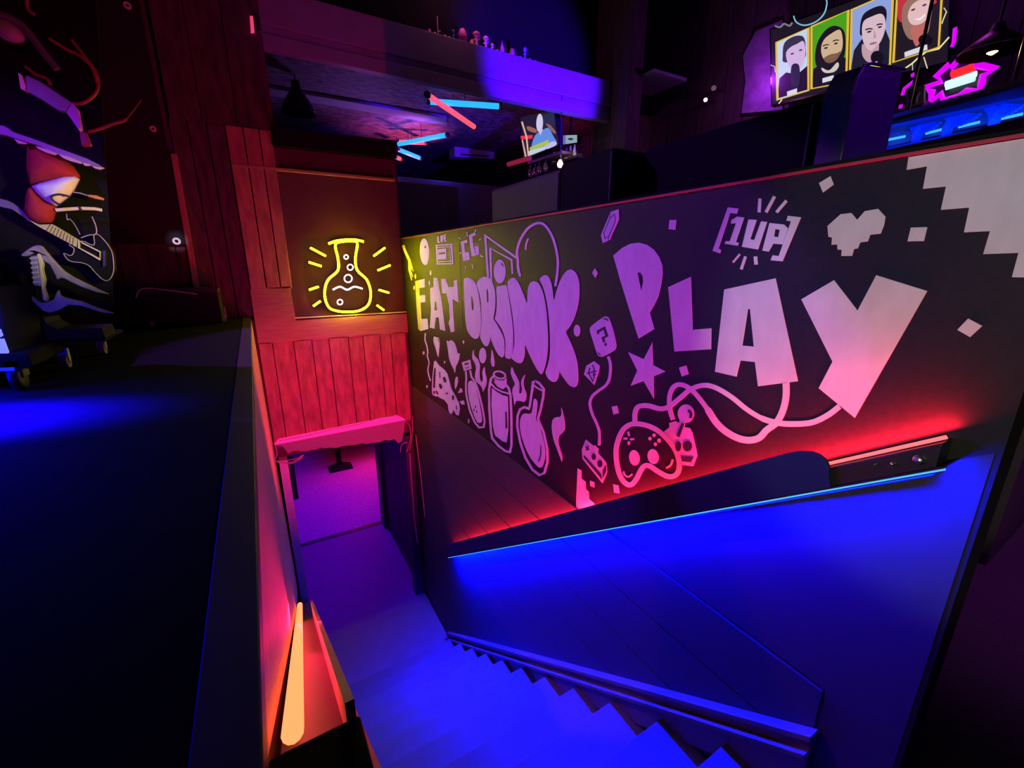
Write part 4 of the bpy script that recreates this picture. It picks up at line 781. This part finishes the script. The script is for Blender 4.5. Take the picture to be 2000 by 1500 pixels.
# ------------------------------------------------------------------ back bar on the right: neon burst, blue-lit shelf, bottles, copper lamp
XB = 4.5
Zr = (1680, 80, .16)
nb = empty('neon_sign', tuple(PX(1875, 150, XB)), 'purple neon burst sign with red and white strokes at the right', 'neon sign')
MB().slab([PX(a, b, XB + .05) for a, b in P('780,740 800,480 1100,180 1400,110 1680,330 1480,640 1000,760', Zr)], (.01, 0, 0)).build('back_board', BLACK, nb)
def nx(pts, m, name, r=.016, closed=False): return MB().tube([PX(a, b, XB) for a, b in pts], r, 8, closed).build(name, m, nb, smooth=True)
nx(P('800,560 990,500 930,430 1080,290 1110,330 1250,180 1270,240 1370,150 1390,230 1450,300 1650,340 1500,420 1480,530 1440,620 1290,610 1200,680 1010,730 990,640 860,740 880,620', Zr), E_PUR, 'burst_tube', .022, True)
for q_ in ('1110,400 1200,370 1290,340 1390,300', '1120,440 1400,340'): nx(P(q_, Zr), E_RN, 'red_stroke', .02)
for q_ in ('1040,530 1420,400', '1050,565 1400,455'): nx(P(q_, Zr), emit('white_stroke', (.6, .9, .9), 1.2), 'white_stroke', .02)
for s, lb in (('640,400 650,430', 0), ('655,490 540,580 515,660', 0), ('500,780 490,820', 0), ('1160,-160 1145,10 1120,70', 0)):
    nx(P(s, Zr), E_PUR, 'side_tube', .012)
# shelf unit
XH = 3.0
sh = empty('bottle_shelf', tuple(PX(1860, 270, XH)), 'blue-lit overhead bottle shelf along the bar behind the wall', 'shelf')
MB().slab([PX(1733, 287, XH), PX(1733, 226, XH), PX(2040, 140, XH), PX(2040, 215, XH)], (0.04, 0, 0)).build('back_panel', mat('shelf_back', (.3, .3, .34), .5, noise=.1, scale=8), sh)
MB().slab([PX(1725, 236, XH - .25), PX(2040, 150, XH - .25), PX(2040, 157, XH - .25), PX(1725, 243, XH - .25)], (0.25, 0, 0)).build('upper_board', BEAMM, sh)
MB().slab([PX(1725, 290, XH - .12), PX(2040, 222, XH - .12), PX(2040, 226, XH - .12), PX(1725, 294, XH - .12)], (0.15, 0, 0)).build('lower_board', BEAMM, sh)
for s in ('300,1215 550,1165', '800,1130 1000,1080', '1200,1050 1460,990', '1700,955 1985,890'):
    a_, b_2 = P(s, Zr)
    MB().tube([PX(*a_, XH - .03), PX(*b_2, XH - .03)], .006).build('light_tube', E_CYAN, sh)['label'] = 'glowing cyan-blue tube'
for q_ in ((1760, 280), (1960, 235)):
    c_ = PX(*q_, XH + .02); MB().tube([c_, Vector((c_.x, c_.y, 6.41))], .008).build('hanging_rod', BLACK, sh)
lamp('shelf_blue', 'AREA', tuple(PX(1860, 240, XH - .15)), 1.6, (.0, .02, 1.), tuple(PX(1860, 262, XH + .1)), .9, .05)
bot = [(690, 1190, 'far left'), (1050, 1130, 'pale'), (1620, 1060, 'right'), (690, 1010, 'u1'), (1140, 910, 'u2'), (1640, 800, 'u3')]
labs = ['small bottle at the left end of the blue-lit shelf', 'pale small bottle in the middle of the blue-lit shelf', 'small bottle near the right of the blue-lit shelf', 'spiky cluster of hanging glasses at the left of the blue-lit shelf', 'spiky cluster of hanging glasses in the middle of the blue-lit shelf', 'spiky cluster of hanging glasses at the right of the blue-lit shelf']
for i, ((u, v, _), lb) in enumerate(zip(bot, labs)):
    c = PX(1680 + u * .16, 80 + v * .16, XH - .06)
    if i < 3:
        tag(MB().lathe([(.02, 0), (.02, .05), (.008, .08), (.008, .11)], c - Vector((0, 0, .02)), n=12).build('bottle', mat('lilac_bottle', (.6, .5, .7), .3, noise=.1, scale=8), smooth=True), lb, 'bottle', 'bottles on the blue-lit shelf')
    else:
        g = MB()
        for k in range(9):
            a1 = -0.2 + k * 0.13
            g.tube([c + Vector((0, .05, .03)), c + Vector((0.0, -.10 * sin(a1) - .02, -.01 - .09 * cos(a1) + .05))], .0035, 5)
            g.lathe([(.006, -.005), (.008, 0), (.006, .005)], c + Vector((-.01, -.10 * sin(a1) - .02, .04 - .09 * cos(a1))), n=8)
        tag(g.build('glass_cluster', mat('lilac_glass', (.55, .4, .6), .3, noise=.1, scale=8)), lb, 'glasses', 'hanging glass clusters on the blue-lit shelf')
mn = empty('framed_picture', tuple(PX(1782, 195, 4.2)), 'small dark framed picture left of the purple neon burst', 'picture')
MB().slab([PX(a, b, 4.2) for a, b in P('560,590 780,540 775,760 555,820', Zr)], (.03, 0, 0)).build('frame', mat('frame_grey', (.12, .11, .12), .5, noise=.1, scale=8), mn)
MB().slab([PX(a, b, 4.195) for a, b in P('590,620 690,600 690,760 590,790', Zr)], (.003, 0, 0)).build('picture', GLOSSB, mn)
MB().box((4.22, PX(1782, 195, 4.2).y - .02, PX(1782, 195, 4.2).z - .02), (4.752, PX(1782, 195, 4.2).y + .02, PX(1782, 195, 4.2).z + .02)).build('wall_bracket', BLACK, mn)
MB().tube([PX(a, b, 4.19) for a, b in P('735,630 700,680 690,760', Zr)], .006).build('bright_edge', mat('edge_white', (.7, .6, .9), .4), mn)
c = PX(1938, 102, 3.3)
cl_ = empty('pendant_lamp', tuple(c), 'copper pendant lamp glowing warm above the blue-lit shelf', 'lamp')
MB().lathe([(.13, 0), (.125, .015), (.07, .06), (.03, .09), (.022, .12), (.016, .12), (.024, .085), (.064, .055), (.118, .012), (.126, 0)], c, n=28).build('lamp_shade', mat('copper', (.55, .25, .10), .35, .8, noise=.1, scale=6), cl_, smooth=True)
MB().lathe([(.005, .0), (.02, .01), (.026, .03), (.014, .07)], c + Vector((0, 0, -.012)), n=16).build('bulb', E_WARM, cl_, smooth=True)
MB().tube([c + Vector((0, 0, .12)), (c.x, c.y, 6.41)], .006).build('cord', BLACK, cl_)

lamp('copper_bulb', 'POINT', tuple(c + Vector((-.03, -.03, -.03))), 2.5, (1, .55, .2), size=.02)

# ------------------------------------------------------------------ stage props on the left
PYY = 2.3
V5 = (0, 240, .13); V6 = (0, 380, .13); V2 = (0, 380, .26); V1 = (0, 0, .26); V7 = (0, 560, .16)
def SP(pts, d=0.0): return [PY(a, b, PYY - d) for a, b in pts]
ds = empty('display_stand', (-1.1, PYY + .1, ST), 'black rolling display stand holding toy swords and guitars at the left', 'display stand')
MB().slab([PY(-400, -60, PYY + .06), PY(185, -60, PYY + .06), PY(222, 600, PYY + .06), PY(-60, 640, PYY + .06)], (0, .006, 0)).build('back_board', MATTE, ds)
MB().slab([PY(*t, PYY + .02) for t in P('-200,330 510,340 560,450 700,520 1240,505 1290,625 640,650 -200,690', V7)], (0, .16, 0)).build('lower_cabinet', mat('cabinet_black', (.03, .03, .034), .9, noise=.1, scale=9, spec=.1), ds)
MB().slab([PY(*t, PYY) for t in P('-200,680 1230,632 1280,640 1290,665 -200,720', V7)], (0, .3, 0)).build('base_frame', MATTE, ds)
for u, v in ((770, 805), (1250, 752)):
    cc = PY(u * .16, 560 + v * .16, PYY + (.06 if u < 1000 else .35)); r = cc.z - ST
    cc = Vector((cc.x, cc.y, ST + .028))
    MB().lathe([(.028, -.011), (.028, .011)], cc, 'x', 18).lathe([(.012, -.013), (.012, .013)], cc, 'x', 12).build('caster', mat('caster_wheel', (.25, .25, .27), .4, noise=.1, scale=9), ds, smooth=False)
    MB().box((cc.x - .016, cc.y - .012, cc.z), (cc.x + .016, cc.y + .012, cc.z + .05)).build('caster_fork', STEEL, ds)

cap = empty('baseball_cap', tuple(PY(100, 360, PYY)), 'red baseball cap with white front panel hanging on the display stand', 'cap')
MB().puff(SP(P('430,310 530,290 640,370 820,470 980,540 1120,660 1210,800 1195,860 1000,880 700,930 480,960 415,700', V5), .0), (0, -.075, 0), 6).build('crown', REDCLOTH, cap, smooth=True)
MB().puff(SP(P('480,960 600,910 720,878 860,840 1000,806 1150,808 1205,850 1165,930 1120,1020 1050,1110 950,1190 860,1262 760,1215 680,1165 580,1080', V5), .02), (0, -.05, 0), 6).build('front_panel', WHITECLOTH, cap, smooth=True)['label'] = 'white front panel'
MB().tube([PY(a, b, PYY - .066) for a, b in smooth(P('1040,1105 960,1085 880,1075 800,1090 770,1120 790,1160 850,1205 900,1228', V5), False)], .0035).build('emblem', mat('dark_thread', (.02, .03, .05), .8), cap)['label'] = 'dark curved line emblem'
MB().puff(SP(P('480,960 580,1085 700,1190 860,1268 845,1350 820,1440 790,1500 600,1518 440,1447 375,1300 400,1080 430,980', V5), .01), (0, -.045, 0), 5).build('brim', REDCLOTH, cap, smooth=True)

PF = mat('purple_foam', (.36, .30, .42), .6, noise=.15, scale=20)
YF = mat('yellow_neon_tint', (.80, .78, .40), .5, noise=.1, scale=20)  # yellow parts; neon light on the edges is put into this colour
t = empty('toy_sword', tuple(PY(60, 270, PYY)), 'long lilac toy sword with yellow-lit edge above the red cap', 'toy sword')
MB().slab(SP(P('-100,20 50,38 110,70 200,135 540,250 860,370 1300,530 1480,620 1560,680 1380,640 900,480 540,330 200,230 100,190 -100,150', V5), .09), (0, .02, 0)).build('blade', PF, t, bevel=.003)
for s in ('210,240 395,300 380,312 270,308', '535,345 700,395 860,460 800,475 680,440 570,385', '870,465 1040,510 1222,585 1215,612 1050,570 950,530', '1230,590 1360,625 1340,640 1270,640', '1370,640 1450,660 1560,672 1500,700 1420,680'):
    MB().slab(SP(P(s, V5), .095), (0, .012, 0)).build('edge_inlay', YF, t)
t = empty('toy_sword', tuple(PY(100, 200, PYY)), 'short grey toy blade with violet tip above the long sword', 'toy sword')
MB().slab(SP(P('190,560 300,610 420,690 540,770 500,840 440,830 300,740 190,680', V1), .08), (0, .03, 0)).build('blade', mat('grey_plastic', (.25, .23, .30), .5, noise=.2, scale=20), t, bevel=.003)
MB().slab(SP(P('540,770 580,820 605,960 590,975 540,900 500,845', V1), .08), (0, .03, 0)).build('tip', mat('violet_plastic', (.5, .2, .6), .5, noise=.2, scale=20), t)
MB().slab(SP(P('135,545 160,560 190,640 185,680 155,665', V1), .085), (0, .03, 0)).build('end_plate', YF, t)

# two-pronged prop
t = empty('toy_weapon', tuple(PY(80, 520, PYY)), 'curved two-pronged prop blade with blue grip low on the display stand', 'prop weapon')
BL = mat('painted_blade', (.42, .36, .38), .45, noise=.35, scale=30)
MB().slab(SP(P('300,905 400,830 480,780 560,755 620,770 680,840 760,940 860,1050 960,1150 1100,1240 1300,1340 1460,1420 1640,1500 1450,1470 1200,1380 1050,1310 960,1260 900,1250 850,1280 830,1220 740,1050 640,990 590,890 540,860 420,920 340,935', V6), .06), (0, .02, 0)).build('upper_prong', BL, t, bevel=.004)
MB().slab(SP(P('180,715 230,760 300,810 340,810 400,790 420,740 435,715 450,760 510,780 600,800 720,850 855,895 780,890 600,835 510,830 440,870 370,890 320,875 240,800', V2), .06), (0, .02, 0)).build('lower_prong', BL, t, bevel=.004)
MB().slab(SP(P('275,445 300,440 325,510 315,560 335,640 325,700 355,780 345,805 320,790 300,640 290,520', V2), .062), (0, .024, 0)).build('yellow_spine', YF, t, bevel=.003)
MB().slab(SP(P('225,462 278,455 292,560 308,690 250,682 238,560', V2), .062), (0, .03, 0)).build('grip', mat('grip_plastic', (.3, .3, .36), .4, noise=.1, scale=10), t, bevel=.004)
for k in range(6):
    MB().tube([PY(225 * .26 + k * 1.2, 380 + (480 + k * 36) * .26, PYY - .064), PY(280 * .26 + k * 1.2, 380 + (474 + k * 36) * .26, PYY - .064)], .003).build('grip_rib', WHITEP, t)

# guitar-shaped toy
t = empty('toy_guitar', tuple(PY(150, 490, PYY)), 'black toy guitar with yellow-lit fretboard below the red cap', 'toy guitar')
MB().slab(SP(smooth(P('1040,750 1105,800 1110,850 1085,905 1040,915 990,890 955,885 985,940 1030,985 1100,1010 1250,1030 1350,1080 1450,1190 1550,1280 1620,1290 1680,1230 1710,1100 1690,900 1650,800 1560,680 1470,600 1410,615 1420,720 1400,760 1330,740 1230,700', V6), True, 3), .0), (0, .045, 0)).build('body', GLOSSB, t, bevel=.006)
MB().tube(SP(smooth(P('1040,750 1105,800 1110,850 1085,905 1040,915 990,890 955,885 985,940 1030,985 1100,1010 1250,1030 1350,1080 1450,1190 1550,1280 1620,1290 1680,1230 1710,1100 1690,900 1650,800 1560,680 1470,600 1410,615 1420,720 1400,760 1330,740 1230,700', V6), True, 3), .004), .0018, 5, True).build('edge_binding', CABLEM, t)
MB().slab(SP(P('300,290 580,452 780,445 1160,670 1150,792 870,640 560,470', V6), .012), (0, .02, 0)).build('fretboard', mat('fretboard_neon_tint', (.62, .60, .18), .5, noise=.1, scale=10), t)  # yellow neon light put into the fretboard colour
for k in range(9):
    f = k / 9; MB().tube([PY((760 + f * 390) * .13, 380 + (447 + f * 222) * .13, PYY - .014), PY((700 + f * 440) * .13, 380 + (540 + f * 246) * .13, PYY - .014)], .001, 4).build('fret', mat('fret_olive', (.25, .25, .08), .5), t)
o, h = stroke(P('1185,690 1240,730 1500,860 1500,975 1235,830 1180,800', V6), 2, True)
MB().slab(SP(o, .012), (0, .012, 0), [SP(q, .012) for q in h]).build('pickguard_edge', YF, t)
MB().slab(SP(P('1545,850 1580,840 1580,1070 1545,1085', V6), .012), (0, .012, 0)).build('strum_bar', STEEL, t)
MB().slab(SP(P('-60,40 40,72 100,85 190,130 300,205 460,385 440,400 300,300 180,220 40,190 -60,160', V6), .012), (0, .02, 0)).build('headstock', mat('head_grey', (.18, .16, .18), .5, noise=.2, scale=20), t)
# stick and orange tip
t = empty('toy_rod', tuple(PY(150, 408, PYY)), 'thin yellow toy rod right of the red cap', 'toy rod')
MB().tube(SP(P('840,1310 1000,1297 1200,1285', V5), .03), .006).tube(SP(P('1225,1285 1420,1290 1530,1310', V5), .03), .006).build('rod', YF, t)
MB().tube(SP(P('1195,1265 1225,1320', V5), .035), .004).build('clip', BLACK, t)
t = empty('toy_dart', tuple(PY(180, 385, PYY)), 'small toy dart with orange tip above the yellow rod', 'toy dart')
MB().tube(SP(P('1100,1040 1200,1055 1330,1095', V5), .03), .002).build('shaft', CABLEM, t)
MB().tube(SP(P('1330,1095 1440,1115 1560,1148', V5), .03), [.004, .007, .004]).build('tip', mat('orange_plastic', (.7, .28, .05), .5, noise=.1, scale=10), t)
# red coils and cables
RC = mat('red_cable', (.30, .04, .04), .5, noise=.2, scale=20)
cc = MB()
for k, s in enumerate(('540,300 640,430 720,540 738,650 700,720 620,775 540,780', '370,290 500,370 600,420 690,510 728,620', '190,500 270,560 350,590 380,640', '200,0 210,70 260,110')):
    cc.tube(SP(smooth(P(s, V1), False), .03 + .01 * k), .005, 6)
tag(cc.build('cable_coil', RC), 'coiled dark red cable on the display stand above the toy blade', 'cable')
tag(MB().tube(SP(smooth(P('660,990 760,965 850,930 940,900 1010,820 1060,750', V1), False), .02), [.005 if i < 16 else .0015 for i in range(26)], 6).build('red_rod', RC), 'slim red rod pointing right beside the grip', 'rod')
tag(MB().slab(SP(P('590,970 640,985 680,1090 610,1095', V1), .04), (0, .03, 0)).build('prop_grip', RC, bevel=.004), 'dark red pistol-like grip under the violet blade tip', 'prop grip')
tag(MB().puff(SP(ell(60, 235, 150, 70, V1, 20, .5), .03), (0, -.03, 0)).build('toy_shell', mat('green_grey', (.28, .30, .24), .6, noise=.2, scale=20), smooth=True), 'dull green oval shell at the upper left edge', 'toy shell')
tag(MB().tube(SP(smooth(P('-40,100 100,150 200,230 330,400 430,520', V1), False), .04), .012, 6).build('black_hose', mat('hose_grey', (.12, .11, .14), .4, noise=.1, scale=9)), 'dark hose curving past the green shell', 'hose')
# loose strings under the rod
tag(MB().tube(SP(smooth(P('1000,290 1010,380 1050,370 1120,450 1200,600', V6), False), .02), .0015, 4).tube(SP(smooth(P('1380,330 1440,480 1440,590 1330,610 1220,650', V6), False), .02), .002, 4).build('hanging_cord', CABLEM), 'thin cords dangling behind the toy guitar', 'cord')

# glowing game screen at the left edge
gm = empty('game_machine', tuple(PY(-30, 700, 2.0)), 'game machine at the left edge with a pale blue lit panel', 'game machine')
MB().slab([PY(*q, 2.0) for q in ((-260, 560), (-6, 560), (16, 692), (-260, 700))], (0, .28, 0)).build('cabinet', MATTE, gm)
SCRB = emit('panel_glow', (.22, .25, .85), 1.0)
MB().slab([PY(*q, 1.99) for q in P('-900,520 0,520 28,600 0,618 -900,640', V7)], (0, .008, 0)).build('lit_panel', SCRB, gm)
MB().slab([PY(*q, 1.99) for q in P('-900,650 40,637 100,800 92,822 -900,835', V7)], (0, .008, 0)).build('lit_panel', SCRB, gm)
MB().slab([PY(*q, 1.98) for q in P('-900,840 330,815 400,960 350,1000 -900,1010', V7)], (0, .3, 0)).build('base', MATTE, gm, bevel=.004)
MB().tube([PY(*q, 1.97) for q in P('-900,1020 0,1012 170,1005', V7)], .006).build('blue_edge', emit('edge_blue', (.01, .02, 1.), 1.0), gm)
cc = PY(230 * .16, 560 + 1120 * .16, 2.0); cc = Vector((cc.x, cc.y, ST + .042))
MB().lathe([(.030, -.014), (.042, -.010), (.042, .010), (.030, .014)], cc, 'x', 22).build('caster', BLACK, gm, smooth=True)
MB().box((cc.x - .02, cc.y - .02, cc.z), (cc.x + .02, cc.y + .03, cc.z + .06)).build('caster_fork', BLACK, gm, bevel=.004)
lamp('under_machine', 'AREA', (-0.95, 1.95, ST + .10), 24, (.0, .0, 1.), (-0.72, 1.5, ST), .3)
lamp('stage_blue', 'SPOT', (-1.25, 1.8, ST + 0.36), 5500, (.005, .0, 1.), (-0.76, 1.66, ST), .05, spot=34, blend=1)
lamp('panel_spill', 'AREA', tuple(PY(-10, 650, 1.93)), .5, (.05, .05, 1.), tuple(PY(60, 600, 2.4)), .12)

# equipment trunk on casters against the back
tr = empty('equipment_trunk', tuple(PY(350, 640, 3.6)), 'black equipment trunk on casters in front of the plank wall', 'trunk')
MB().slab([PY(*q, 3.6) for q in ((268, 572), (424, 566), (436, 628), (285, 634))], (0, .3, 0)).build('body', mat('trunk_black', (.02, .02, .022), .9, noise=.15, scale=14, spec=.1), tr, bevel=.008)
MB().slab([PY(*q, 3.59) for q in ((268, 570), (425, 563), (426, 570), (268, 577))], (0, .32, 0)).build('lid', BLACK, tr, bevel=.004)
for q, yo in (((300, 640), 3.62), ((437, 622), 3.70)):
    cc = PY(*q, yo); cc = Vector((cc.x, cc.y, ST + .027))
    MB().lathe([(.026, -.010), (.026, .010)], cc, 'x', 18).lathe([(.014, -.013), (.014, .013)], cc, 'x', 12).build('caster', mat('caster_wheel', (.25, .25, .27), .4), tr)
    MB().box((cc.x + .012, cc.y - .01, cc.z), (cc.x + .02, cc.y + .01, cc.z + .08)).build('caster_fork', STEEL, tr)
tag(MB().tube([PY(*q, 3.55) for q in smooth([(265, 582), (272, 567), (290, 563), (320, 566), (360, 571), (385, 575)], False, 4)], .004).build('loose_cable', CABLEM), 'loose thin cable lying over the black trunk', 'cable')
# black banner with eyelets
bn = empty('black_banner', (-1.2, WY - .04, 3.7), 'large black banner with metal eyelets on the back plank wall', 'banner')
MB().slab([PY(264, -40, WY - .03), PY(364, 478, WY - .03), (-2.9, WY - .03, 3.68), (-2.9, WY - .03, 5.3)], (0, .004, 0)).build('cloth', mat('banner_cloth', (.008, .008, .009), .9, noise=.2, scale=30), bn)
for (px, py, r) in ((249, 11, .020), (299, 252, .018), (345, 471, .024)):
    MB().lathe([(r, 0), (r, -.004), (r * .45, -.004), (r * .45, 0)], PY(px, py, WY - .032), 'y', 18).build('eyelet', mat('eyelet_metal', (.8, .8, .82), .4, .0, noise=.1, scale=9), bn)
lamp('eyelet_light', 'SPOT', (-.2, 2.6, 4.1), 60, (.6, .75, 1.), tuple(PY(345, 471, WY)), .02, spot=5, blend=.6)  # unseen narrow spot that brightens only the lowest eyelet
lamp('trunk_purple', 'SPOT', (-0.9, 2.6, 4.6), 1.2, (.35, .05, .7), (-.55, 3.98, 3.5), .05, spot=45, blend=1)
